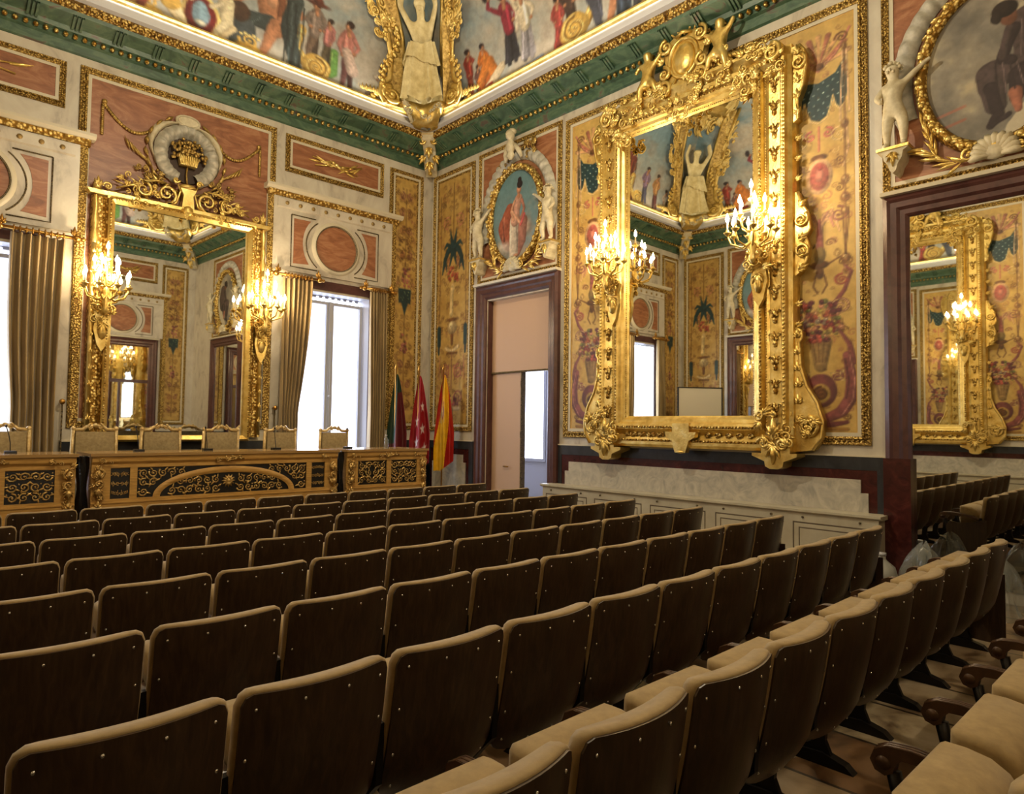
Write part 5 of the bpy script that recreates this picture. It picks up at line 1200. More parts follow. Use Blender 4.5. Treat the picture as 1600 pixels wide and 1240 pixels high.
# ================================================================= WINDOWS, CURTAINS, DOORS
M['blue_line'] = plain('blue_grey_line', (.45, .52, .68), .5)
def window(n, c0):
    r = bpy.data.objects.new('window_%d' % n, None); COL.objects.link(r); r['kind'] = 'structure'; r.location = TF(c0, 0, .5)
    a, b, z0, z1 = c0-.70, c0+.70, .5, 4.08
    f = MB(TF)        # plum stone surround
    f.rect(a-.16, b+.16, z0-.16, z1+.20, [(0, 0), (0, .05), (.05, .06), (.12, .04), (.16, .03), (.16, -.01)]); f.build('surround', 'purple_wood', r)
    f = MB(TF); f.rect(a+.004, b-.004, z0+.004, z1-.004, [(0, .01), (0.0, -.305), (.05, -.305), (.05, -.27)]); f.build('window_frame', 'frame_white', r)
    for sg in (-1, 1):     # two casements
        lo, hi = (c0-.68, c0-.02) if sg < 0 else (c0+.02, c0+.68)
        f = MB(TF); f.rect(lo, hi, z0+.03, z1-.12, [(0, -.26), (0, -.20), (.055, -.20), (.055, -.26)]); k = f.build('casement', 'frame_white', r)
        f = MB(TF); f.box(lo+.05, hi-.05, -.245, -.24, z0+.08, z1-.17); f.build('pane', 'film', k)
    f = MB(TF); f.box(c0-.03, c0+.03, -.27, -.17, z0+.03, z1-.12); f.tube([(c0+.0, -.16, 1.2), (c0, -.16, 3.4)], .012, 6); f.ball((c0, -.155, 2.2), .03); f.build('espagnolette', 'frame_white', r)
    # sheer curtain just behind the panes
    def P(u, v): return (a-.0+1.40*u, -.31+.012*math.sin(u*70), z0+(z1-z0-.02)*v)
    f = MB(TF); f.grid(P, 120, 1)
    f.build('sheer_curtain', 'sheer', r)
window(1, W-2.15); window(2, 2.15)
def drape(s0, s1, w0, tie, label, z0=.52, z1=4.20, swing=0.):
    """floor-length silk curtain: top spans s0..s1; tie pulls it toward s1 (tie>0) or s0 (tie<0)"""
    r = thing('curtain', label, 'curtain', TF((s0+s1)/2, .2, z0), group=None)
    n = 90
    def P(u, v):
        z = z1-(z1-z0)*v
        k = 1-w0*min(1, (v/.62))**1.5 if v < .62 else (1-w0)+.10*(v-.62)
        if tie > 0: s = s1-(s1-s0)*(1-u)*k
        else: s = s0+(s1-s0)*u*k
        s += swing*math.sin(PI*v*.9)
        dd = .17+(.045+.02*v)*math.sin(u*2*PI*6.5+.6*math.sin(v*3))+.015*math.sin(u*31+v*5)
        return (s, dd, z)
    f = MB(TF); f.grid(P, n, 22); f.build('silk_panel', 'curtain', r, norm=True)
    f = MB(TF); f.tube([(s0-.10, .18, z1+.05), (s1+.10, .18, z1+.05)], .024, 8); f.tube([(s0+.05, 0, z1+.05), (s0+.05, .18, z1+.05)], .012, 6); f.tube([(s1-.05, 0, z1+.05), (s1-.05, .18, z1+.05)], .012, 6)
    for e, q in ((s0-.10, -1), (s1+.10, 1)):
        f.ball((e+q*.03, .18, z1+.05), (.055, .05, .05)); f.ball((e+q*.10, .18, z1+.05), (.04, .03, .03)); f.acanthus((e, z1+.08), .14, PI/2, .18, th=.6)
    f.build('curtain_rod', 'brass', r)
    k = 9
    for i in range(k):
        s = s0+.03+(s1-s0-.06)*i/(k-1); f = MB(TF)
        f.tube([(s, .18+.035*math.cos(a)*1.25, z1+.045+.044*math.sin(a)) for a in [j*PI/5 for j in range(11)]], .009, 5); f.build('curtain_ring', 'brass', r)
drape(2.70, 3.24, .42, 1, 'olive gold silk curtain tied back at the left side of the right-hand window')
drape(1.17, 1.53, .05, -1, 'narrow olive gold silk curtain at the right side of the right-hand window')
drape(W-3.24, W-2.70+.08, .18, -1, 'olive gold silk curtain left of the gilt mirror, right side of the left-hand window', swing=.05)
drape(W-1.53, W-1.17, .05, 1, 'olive gold silk curtain at the far left side of the left-hand window')
for s in (3.29, W-3.29):
    r = thing('tieback_knob', 'brass curtain tieback knob on the wall %s of the mirror between the windows' % ('right' if s < 4 else 'left'), 'knob', TF(s, 0, 1.85))
    f = MB(TF); f.tube([(s, 0, 1.95), (s, .09, 1.95)], .015, 6); f.ball((s, .11, 1.95), (.04, .03, .04)); f.build('knob', 'brass', r)
    f = MB(TF); f.tube([(s-.01, .06, 1.92), (s-.01, .06, .52)], .011, 5); f.build('pull_cord', 'bead_dark', r)
# ---- doors
def door_frame(T, c0, hw=1.06, z1=4.30):
    f = MB(T); vs = []
    prof = [(0, 0), (0, .07), (.05, .10), (.08, .08), (.14, .08), (.17, .055), (.22, .055), (.25, .03), (.26, -.02)]
    for w, d in prof: vs += [(c0-hw+w, d, 0), (c0-hw+w, d, z1-w), (c0+hw-w, d, z1-w), (c0+hw-w, d, 0)]
    f.add(vs, [(k*4+i, k*4+i+1, (k+1)*4+i+1, (k+1)*4+i) for k in range(len(prof)-1) for i in range(3)], False)
    return f
def door(n, T, c0, mirror=True):
    r = bpy.data.objects.new('door_%d' % n, None); COL.objects.link(r); r['kind'] = 'structure'; r.location = T(c0, 0, 0)
    door_frame(T, c0).build('door_surround', 'purple_wood', r)
    f = MB(T); f.prism([(0, 4.29), (.13, 4.30), (.14, 4.34), (0, 4.34)], c0-1.07, c0+1.07, 's'); f.build('lintel_ledge', 'white_line', r)
    f = MB(T)
    for sg in (-1, 1): f.box(min(c0+sg*1.07, c0+sg*.80), max(c0+sg*1.07, c0+sg*.80), 0, .115, 0, 1.39 if n != 1 else .3)
    f.build('plinth_block', 'burgundy', r)
    if mirror:
        f = MB(T); f.box(c0-.81, c0+.81, .004, .012, .12, 4.05); f.build('mirror_glass', 'mirror', r)
    return r
d1 = door(1, TR, 2.60, False)
f = MB(TR); f.box(1.80, 3.42, -.20, -.12, 2.68, 4.03); f.build('transom_board', 'beige', d1)
f = MB(TR); f.box(1.80, 3.42, -.21, -.10, 2.655, 2.685); f.build('transom_rail', 'bead_dark', d1)
f = MB(TR); f.box(1.80, 2.60, -.20, -.14, 0, 2.655); k = f.build('door_leaf', 'beige', d1)
f = MB(TR); f.tube([(2.2, -.14, .96), (2.2, -.09, .96), (2.32, -.09, .96)], .012, 6); f.build('door_handle', 'brass', k)
f = MB(TR); f.box(2.60, 2.625, -.22, -.12, 0, 2.66)
for z in (.4, 1.5, 2.4): f.tube([(2.62, -.11, z), (2.62, -.11, z+.1)], .012, 6)
f.build('door_edge', 'bead_dark', k)
f = MB(TR); f.box(1.80, 1.82, -.35, -.02, 0, 4.02); f.box(3.40, 3.42, -.35, -.02, 0, 4.02); f.build('jamb_lining', 'purple_wood', d1)
door(2, TR, 9.68)
door(3, TL, 2.60); door(4, TL, 9.68)
for n, c0 in ((5, 2.19), (6, W-2.19)):
    r = door(n, TB, c0, True)
    f = MB(TB); f.box(c0-.81, c0+.81, .012, .05, 2.9, 3.0); f.box(c0-.03, c0+.03, .012, .05, 0, 2.9); f.build('glazing_bar', 'purple_wood', r)
# ---- the bright room behind the open doorway
mb = MB(); mb.box(.36, 3.4, 2.3, 2.4, 0, 4.2); mb.box(.36, 3.4, -4.4, -4.3, 0, 4.2); mb.box(3.4, 3.5, -4.3, 2.3, 0, 4.2); struct(mb.build('wall_annex', 'annex_white'))
mb = MB(); mb.box(.36, 3.4, -4.3, 2.3, -.02, .0); struct(mb.build('floor_annex', 'floor')); mb = MB(); mb.box(.36, 3.4, -4.3, 2.3, 4.2, 4.3); struct(mb.build('ceiling_annex', 'annex_white'))
TA = lambda s, d, z: (3.4-d, s, z)        # far wall of that room; s = world Y
r = bpy.data.objects.new('window_3', None); COL.objects.link(r); r['kind'] = 'structure'; r.location = (3.4, .45, .9)
f = MB(TA); f.rect(-.12, 1.5, .85, 3.6, [(0, 0), (0, .06), (.07, .06), (.07, .02)]); f.box(.66, .72, .0, .05, .9, 3.55); f.build('window_frame', 'annex_white', r)
f = MB(TA); f.grid(lambda u, v: (-.06+1.5*u, .03+.02*math.sin(u*60), .9+2.65*v), 80, 1); f.build('sheer_curtain', 'sheer', r)
r = thing('panelled_shutter', 'white panelled shutter door beside the bright window beyond the open doorway', 'door', (3.3, -.6, 0))
f = MB(TA); f.box(-.95, -.16, .02, .07, 0, 3.7); f.build('leaf', 'annex_white', r)
f = MB(TA)
for z0, z1 in ((.15, .8), (.95, 2.5), (2.65, 3.5)):
    f.rect(-.87, -.24, z0, z1, [(0, .07), (.015, .09), (.03, .07)]); f.rect(-.80, -.31, z0+.07, z1-.07, [(0, .07), (.01, .085), (.02, .07)])
f.ring((-.55, 2.2), .12, .12, [(0, .07), (.01, .09), (.02, .07)], 24); f.build('panel_moulding', 'blue_line', r)
# ================================================================= DAIS, DESKS
DZ = .5
r = thing('dais', 'low brown carpeted platform carrying the long carved desk and gilt armchairs', 'platform', (-4.82, -1.45, 0))
M['dais'] = noisy('brown_carpet', [(.3, (.20, .13, .10)), (.7, (.30, .20, .15))], 30, 3, rough=.9)
mb = MB(TF); mb.box(1.49, 8.69, .05, 2.62, 0, DZ-.03); mb.build('platform_body', 'dais', r)
mb = MB(TF); mb.box(1.48, 8.72, .05, 2.66, DZ-.03, DZ); mb.build('platform_edge', 'dais', r)
mb = MB(TF); mb.box(1.7, 8.3, 2.66, 3.0, 0, .25); mb.build('step', 'dais', r)
def carving(f, s0, s1, z0, z1, d, seed, clip=None):
    """pierced gilt scrollwork filling a rectangle symmetrically"""
    m = (s0+s1)/2; rs = random.Random(seed); hw = (s1-s0)/2; H = z1-z0
    ok = clip or (lambda x, z: True)
    n = max(2, round(hw/.11)); k = max(2, round(H/.11))
    for i in range(n):
        for j in range(k):
            x = hw*(i+.5)/n; z = z0+H*(j+.5)/k; rr = min(hw/n, H/k)*.44; a0 = rs.uniform(0, 6.28); sg = rs.choice((-1, 1)); lf = rs.uniform(0, 6.28); r2 = rs.random()
            for q in (-1, 1):
                if not ok(m+q*x, z): continue
                a = a0 if q > 0 else PI-a0
                f.spiral((m+q*x, z), rr*1.12, 1.35, a, rr*.24, d, sg*q, n=11, sec=4); 
                l = lf if q > 0 else PI-lf
                f.leaf((m+q*x+rr*.6*math.cos(l), z+rr*.6*math.sin(l)), rr*1.4, rr*.30, l, d, .6, 3); f.leaf((m+q*x-rr*.6*math.cos(l), z-rr*.6*math.sin(l)), rr*1.2, rr*.26, l+2.5*q, d, .6, 3)
                if r2 < .6: f.ball((m+q*(x+rr), d+.004, z+rr*.8), rr*.2, 5, 4)
def desk(s0, s1, label, cells, arch=None):
    d0 = 2.0; top = DZ+.80
    r = thing('carved_desk', label, 'desk', TF((s0+s1)/2, d0-.35, DZ))
    f = MB(TF); f.box(s0-.02, s1+.02, d0-.75, d0+.06, top-.035, top); f.build('desktop', 'desk_top', r)
    f = MB(TF); f.box(s0, s1, d0-.04, d0-.02, DZ+.0, top-.035)
    f.prism([(d0-.02, top-.035), (d0+.04, top-.04), (d0+.035, top-.10), (d0+.015, top-.13), (d0-.02, top-.14)], s0, s1, 's')
    f.box(s0, s1, d0-.02, d0+.03, DZ+.0, DZ+.12); f.box(s0, s1, d0-.02, d0+.018, DZ+.12, DZ+.25); f.box(s0, s1, d0-.02, d0+.028, DZ+.20, DZ+.215)
    f.build('front_frame', 'desk_wood', r)
    for a in (s0+.02, s1-.05): f = MB(TF); f.box(a, a+.03, d0-.7, d0-.04, DZ, top-.035); f.build('side_panel', 'desk_wood', r)
    f = MB(TF)
    for a, b in zip(cells[:-1], cells[1:]): f.box(a[1], b[0], d0-.02, d0+.011, DZ+.25, top-.175)
    f.box(s0, cells[0][0], d0-.02, d0+.01, DZ+.25, top-.175); f.box(cells[-1][1], s1, d0-.02, d0+.01, DZ+.25, top-.175)
    f.box(s0, s1, d0-.02, d0+.012, top-.175, top-.13); f.build('stile', 'desk_wood', r)
    for i, (a, b) in enumerate(cells):
        z0, z1 = DZ+.25, top-.185
        f = MB(TF); f.box(a, b, d0-.022, d0-.012, z0, z1); p = f.build('carved_panel', 'desk_dark', r)
        f = MB(TF)
        if arch and i == arch:
            m = (a+b)/2; hw = (b-a)/2*.80; hh = z1-z0-.05
            inside = lambda x, z: ((x-m)/hw)**2+((z-z0)/hh)**2 < .84
            for sd in (-1, 1):
                carving(f, a+.02, b-.02, z0+.01, z1-.01, d0-.006, 3, lambda x, z: inside(x, z) and sd*(x-m) > .09); f.build('gilt_scrollwork', 'desk_gilt', p); f = MB(TF)
                carving(f, a+.02, b-.02, z0+.01, z1-.01, d0-.006, 4, lambda x, z: ((x-m)/hw)**2+((z-z0)/hh)**2 > 1.22 and sd*(x-m) > 0); f.build('corner_scrollwork', 'desk_gilt', p); f = MB(TF)
            for k in range(12): f.leaf((m, z0+.16), .09, .022, k*PI/6, d0-.008, .8)
            f.ball((m, d0+.005, z0+.16), (.035, .02, .035)); f.build('rosette', 'desk_gilt', p)
        else: carving(f, a+.015, b-.015, z0+.01, z1-.01, d0-.006, i+7); f.build('gilt_scrollwork', 'desk_gilt', p)
        if arch and i == arch:
            f = MB(TF); n = 32
            f.grid(lambda u, v: (m+(hw+.07*(v-.5)*1.2)*math.cos(PI*u), d0+.012*math.sin(PI*v)+.004, z0+(hh+.07*(v-.5)*1.2)*math.sin(PI*u)), n, 4); f.build('arch_moulding', 'desk_wood', r)
    for e, q in ((s0, 1), (s1, -1)):      # carved consoles on both ends and rail ornament
        f = MB(TF)
        x = e+q*.07
        f.spiral((x, top-.24), .06, 1.5, PI/2, .022, d0+.05, -q); f.spiral((x, top-.36), .05, 1.3, -PI/2, .018, d0+.05, q); f.acanthus((x, top-.42), .14, -PI/2, d0+.03, th=1); f.ball((x, d0+.05, top-.46), (.04, .04, .05)); f.acanthus((x, top-.30), .13, PI/2, d0+.04, th=1)
        f.acanthus((x, DZ+.14), .12, PI/2, d0+.03, th=.8); foliage(f, x-.05, x+.06, DZ+.1, top-.15, d0+.02, 14, int(e*10), .07, .03)
        foliage(f, min(x, x+q*.2), max(x, x+q*.2), top-.12, top-.07, d0+.035, 8, 6, .05, .01); f.build('end_console', 'desk_gilt', r)
    f = MB(TF); m = (s0+s1)/2; foliage(f, m-.17, m+.17, top-.11, top-.07, d0+.04, 14, 9, .05, .01); f.tube([(m-.19, d0+.035, top-.09), (m+.19, d0+.035, top-.09)], .012, 5); f.build('rail_ornament', 'desk_gilt', r)
    return r
M['desk_gilt'] = noisy('dull_gilt_carving', [(.3, (.52, .38, .18)), (.6, (.86, .72, .44)), (.8, (.98, .92, .72))], 30, 3, rough=.32, metal=.5)
M['desk_top'] = plain('polished_desktop', (.66, .52, .32), .15)
desk(3.14, 6.34, 'long central carved gilt desk with arched scroll panel', [(3.34, 3.55), (3.63, 5.85), (5.93, 6.14)], 1)
desk(1.50, 2.98, 'shorter carved desk with two square panels, nearest the flags', [(1.68, 2.18), (2.26, 2.78)])
desk(6.50, 8.14, 'carved desk with square panels at the left end of the row', [(6.70, 7.16), (7.24, 7.90)])
for i, (s, lb) in enumerate(((3.06, 'between the central and right-hand desks'), (6.42, 'between the left-hand and central desks'))):
    r = thing('draped_post', 'dark glossy drape hanging in the gap %s' % lb, 'drape', TF(s, 1.9, DZ))
    f = MB(TF); f.grid(lambda u, v: (s+(.062+.012*math.sin(v*9))*math.cos(2*PI*u), 1.93+(.06+.012*math.sin(u*31+v*6))*math.sin(2*PI*u), DZ+.76*v), 26, 12, cu=True); f.ball((s, 1.93, DZ+.76), (.06, .06, .02)); f.build('cloth', 'black_gloss', r)
    for sg in (-1, 1): f = MB(TF)
# ---- gilt armchairs behind the desk
def armchair():
    r = thing('gilt_armchair', '', 'chair', (0, 0, 0), 'gilt armchairs behind the long desk')
    f = MB(); f.prism([(-.225, .62), (.225, .62), (.225, 1.02), (-.225, 1.02)], .21, .27); f.grid(lambda u, v: (-.225+.45*u, .205-.03*math.sin(PI*u)*math.sin(PI*v), .62+.40*v), 8, 8); f.build('back_cushion', 'chair_fabric', r)
    f = MB()
    for sg in (-1, 1): f.tube([(sg*.25, .28, .48), (sg*.255, .25, .75), (sg*.25, .24, 1.045)], .026, 6); f.ball((sg*.25, .24, 1.06), .032)
    f.tube([(-.25, .24, 1.045), (-.14, .24, 1.05), (-.10, .24, 1.085), (0, .24, 1.10), (.10, .24, 1.085), (.14, .24, 1.05), (.25, .24, 1.045)], .024, 6)
    f.spiral((-.055, 1.09), .035, 1.3, PI/2, .014, .215); f.spiral((.055, 1.09), .035, 1.3, PI/2, .014, .215, -1); f.ball((0, .22, 1.105), (.03, .02, .03)); f.tube([(-.25, .25, .60), (.25, .25, .60)], .022, 6)
    f.build('back_frame', 'chair_gilt', r)
    f = MB(); f.grid(lambda u, v: (-.27+.54*u, -.27+.52*v, .44+.05*math.sin(PI*u)**.5*math.sin(PI*v)**.5), 8, 8); f.box(-.27, .27, -.27, .25, .38, .44); f.build('seat', 'chair_fabric', r)
    for sg in (-1, 1):
        f = MB(); f.tube([(sg*.26, .24, .68), (sg*.29, .0, .70), (sg*.28, -.20, .67), (sg*.27, -.18, .45)], .022, 6); f.build('arm', 'chair_gilt', r)
        for y in (-.23, .24):
            f = MB(); f.tube([(sg*.24, y, .40), (sg*.26, y*1.05, .25), (sg*.23, y, .05), (sg*.24, y*1.05, .0)], [.03, .022, .016, .022], 6); f.build('leg', 'chair_gilt', r)
    return r
a0 = armchair(); index_kids(a0)
AC = [(2.53, 'rightmost gilt armchair, in front of the bright window'), (3.48, 'second gilt armchair from the right, half before the window curtain'), (4.41, 'gilt armchair right of centre below the mirror, behind the arch panel'),
      (5.25, 'central gilt armchair left of the arch centre below the mirror'), (6.07, 'gilt armchair behind the left end of the central desk'), (7.05, 'leftmost visible gilt armchair behind the left desk')]
for i, (s, lb) in enumerate(AC):
    o = a0 if i == 0 else copy_tree(a0)
    o.location = TF(s, 1.0, DZ); o['label'] = lb+', with cream wood frame'
for o in bpy.data.objects:
    if o.name.startswith('gilt_armchair'): o.scale = (1, 1, 1.02)
# ---- microphones and small things on the desk
def mic():
    r = thing('desk_microphone', '', 'microphone', (0, 0, 0), 'gooseneck microphones on the desks')
    f = MB(); f.prism([(-.06, -.05), (.06, -.05), (.05, .06), (-.05, .06)], 0, .03, 'z'); f.build('base', 'black', r)
    f = MB(); f.tube([(0, 0, .03), (.0, .02, .12), (-.02, 0, .22), (-.05, -.06, .30)], .005, 6); f.build('gooseneck', 'black', r)
    f = MB(); f.ball((-.055, -.07, .315), (.013, .02, .018)); f.build('capsule', 'black', r)
    return r
m0 = mic(); index_kids(m0)
for i, (s, lb) in enumerate(((2.75, 'black gooseneck microphone before the rightmost armchair'), (3.93, 'black gooseneck microphone before the second armchair from the right'), (4.90, 'black gooseneck microphone near the middle of the central desk'), (5.75, 'black gooseneck microphone left of centre on the central desk'), (7.08, 'black gooseneck microphone on the left-hand desk'))):
    o = m0 if i == 0 else copy_tree(m0); o.location = TF(s, 1.62, DZ+.8); o['label'] = lb
for i, (s, lb) in enumerate(((5.64, 'black equipment case between the two left armchairs below the mirror'), (4.83, 'low black equipment case between the central armchairs'))):
    r = thing('equipment_case', lb, 'case', TF(s, .55, DZ))
    f = MB(TF); f.box(s-.17, s+.17, .40, .7, DZ, DZ+.78); f.build('case_body', 'black', r); f = MB(TF)
    for k in range(4): f.tube([(s-.12, .72, DZ+.6+.04*k), (s, .74, DZ+.61+.04*k), (s+.13, .72, DZ+.59+.04*k)], .008, 5)
    f.build('cable', 'chrome', r)
r = thing('water_bottle', 'clear water bottle on the right-hand desk by the curtain', 'bottle', TF(2.02, 1.6, DZ+.8))
f = MB(TF); f.lathe((2.02, 1.6, DZ+.8), [(.0, 0), (.033, .002), (.034, .12), (.03, .15), (.013, .18), (.013, .20), (0, .2)], 12); f.build('bottle_body', 'film', r); f = MB(TF); f.lathe((2.02, 1.6, DZ+1.0), [(.0, 0), (.016, 0), (.016, .02), (0, .02)], 8); f.build('cap', 'frame_white', r)
# ================================================================= FLAGS
def flag(x, y, ztop, zbot, kind, label):
    r = thing('flag', label, 'flag', (x, y, 0), 'flags in the corner')
    f = MB(); f.tube([(x, y, .03), (x, y, ztop+.1)], .014, 8); f.lathe((x, y, 0), [(0, 0), (.17, 0), (.17, .02), (.05, .045), (.03, .09), (.014, .1)], 16); f.build('pole', 'brass', r)
    f = MB(); f.lathe((x, y, ztop+.08), [(.01, 0), (.026, .03), (.018, .06), (.001, .12)], 8); f.build('finial', 'brass', r)
    w, h = 1.0, ztop-zbot; cv = Canvas(w, h, 60, (.5, .1, .1)); X, Y = cv.X, cv.Y
    if kind == 'spain':
        cv.C[:] = (.70, .13, .10); band = (X/w > .26) & (X/w < .80); 
        dg = (X/w+.55*(1-Y/h)); cv.mix(((dg > .42) & (dg < 1.02)).astype(float), (.93, .72, .10)); cv.ell(.35, h*.60, .10, .14, (.62, .36, .26)); cv.ell(.35, h*.60, .05, .08, (.80, .72, .62)); cv.line([(.25, h*.5), (.25, h*.7)], .03, (.78, .74, .66)); cv.line([(.46, h*.5), (.46, h*.7)], .03, (.66, .56, .5)); cv.ell(.35, h*.70, .06, .04, (.70, .22, .16))
    elif kind == 'stars':
        cv.C[:] = (.60, .08, .11)
        for k, (sx, sy) in enumerate(((.3, .30), (.62, .42), (.28, .52), (.66, .66), (.34, .16), (.7, .2), (.45, .06))):
            P = [(sx+(.13 if i % 2 == 0 else .052)*math.sin(i*PI/5), sy*h*1.0+(.13 if i % 2 == 0 else .052)*math.cos(i*PI/5)) for i in range(10)]; cv.poly(P, (.90, .86, .84))
    else:
        cv.C[:] = (.10, .20, .13); cv.mix(((X/w+.35*(1-Y/h)) > .62).astype(float)*(Y < h*.8), (.36, .08, .10)); cv.mix((Y < h*.3).astype(float)*.8, (.38, .09, .12))
    def fn(xx, yy):
        t = 1-yy/h; u = xx/w; fan = .05+1.3*np.minimum(1, t*1.5)**.7
        a = u*PI*3.2
        lx = (-.14+.30*u)*fan+.02*t*np.sin(a*.5); ly = .045*np.sin(a)*fan
        # cloth hangs facing the camera; lower edge is slanted
        zz = zbot+yy-(.10*u*0)+np.where(t > .0, .28*(u-.25)*t*(u > .25), 0)*(.9)
        q = .7071
        return (x+lx*q+ly*q+.02, y-lx*q+ly*q-.02, zz)
    cv.mesh('cloth', fn, 'paint_gloss', r)
flag(-.36, -.95, 2.66, .82, 'spain', 'red and yellow flag hanging from a pole before the doorway wall')
flag(-.82, -.80, 2.62, .8, 'stars', 'crimson flag with white stars hanging in the corner')
flag(-1.30, -.75, 2.62, .8, 'green', 'dark green and maroon flag hanging beside the window curtain')
# ================================================================= RADIATOR COVER ALONG THE RIGHT WALL
r = thing('radiator_cover', 'long off-white panelled radiator cover below the large mirror', 'cabinet', TR(6.1, .15, 0))
f = MB(TR); f.box(3.58, 8.62, .05, .30, 0, .72); f.build('cabinet_body', 'cover_white', r)
f = MB(TR); f.prism([(.05, .72), (.31, .72), (.335, .74), (.335, .765), (.05, .765)], 3.55, 8.65, 's'); f.build('top_board', 'cover_white', r)
n = 5; w = (8.62-3.58)/n
for k in range(n):
    a, b = 3.58+k*w+.07, 3.58+(k+1)*w-.07
    f = MB(TR); f.rect(a, b, .08, .62, [(0, .30), (.004, .304), (.012, .304), (.016, .30)]); p = f.build('door_panel', 'cover_line', r)
    f = MB(TR); f.rect(a+.07, b-.07, .14, .56, [(0, .30), (.004, .303), (.01, .303), (.014, .30)]); f.build('panel_groove', 'cover_line', p)
    for q in (a+.12, b-.12): f = MB(TR); f.tube([(q, .30, .675), (q, .315, .675)], .013, 8); f.build('catch', 'bead_dark', r)
r = thing('radiator_cover', 'off-white radiator cover along the opposite wall, seen in reflection', 'cabinet', TL(6.1, .15, 0))
f = MB(TL); f.box(3.58, 8.62, .05, .30, 0, .72); f.build('cabinet_body', 'cover_white', r)
f = MB(TL); f.prism([(.05, .72), (.31, .72), (.335, .74), (.335, .765), (.05, .765)], 3.55, 8.65, 's'); f.build('top_board', 'cover_white', r)
f = MB(TL)
for k in range(n): f.rect(3.58+k*w+.07, 3.58+(k+1)*w-.07, .08, .62, [(0, .30), (.004, .304), (.012, .304), (.016, .30)])
f.build('door_panel', 'cover_line', r)
# ================================================================= ODDS AND ENDS
r = thing('whiteboard', 'blank whiteboard on a stand near the window wall, seen in the large mirror', 'board', (-8.75, -1.15, DZ))
Tw = lambda s, d, z: (-8.75+.8*s+.5*d, -1.15+.6*s-.8*d, z)
f = MB(Tw); f.box(-.62, .62, 0, .03, 1.72, 2.82); f.build('writing_surface', 'board', r)
f = MB(Tw); f.rect(-.65, .65, 1.69, 2.85, [(0, 0), (0, .045), (.03, .045), (.03, 0)])
for sg in (-1, 1): f.tube([(sg*.5, -.03, 2.7), (sg*.5, -.03, DZ+.03)], .018, 6); f.tube([(sg*.5, -.3, DZ+.02), (sg*.5, .3, DZ+.02)], .018, 6)
f.build('stand', 'iron', r)
r = thing('plastic_jug', 'milky plastic jug on the floor beside the mirrored door', 'jug', (-.62, -8.75, 0))
f = MB(); f.lathe((-.62, -8.75, 0), [(0, 0), (.13, .005), (.14, .03), (.14, .22), (.12, .30), (.05, .36), (.035, .38), (.035, .42), (0, .42)], 20); f.build('jug_body', 'jug', r)
f = MB(); f.lathe((-.62, -8.75, .41), [(0, 0), (.042, 0), (.042, .03), (0, .03)], 12); f.build('cap', 'frame_white', r)
for i, (x, y, h, lb) in enumerate(((-.50, -9.10, .55, 'crumpled clear plastic bag standing beside the milky jug'), (-.58, -9.72, .5, 'second crumpled clear plastic bag at the foot of the mirrored door'))):
    f = MB(); rs = random.Random(4+i); ph = [rs.uniform(0, 6) for _ in range(6)]
    def P(u, v, x=x, y=y, h=h):
        a = 2*PI*u; rr = (.24*(1-v)**.55+.02)*(1+.16*math.sin(a*3+ph[0]+v*3)+.12*math.sin(a*7+ph[1]+v*6)+.07*math.sin(a*13+ph[2]))
        return (x+rr*math.cos(a)+.05*v*math.sin(ph[3]), y+rr*math.sin(a), h*v*(1+.08*math.sin(a*2+ph[4]))+.002)
    f.grid(P, 46, 14, cu=True, smooth=False); o = f.build('plastic_bag', 'film', origin=(x, y, 0)); tag(o, lb, 'bag')
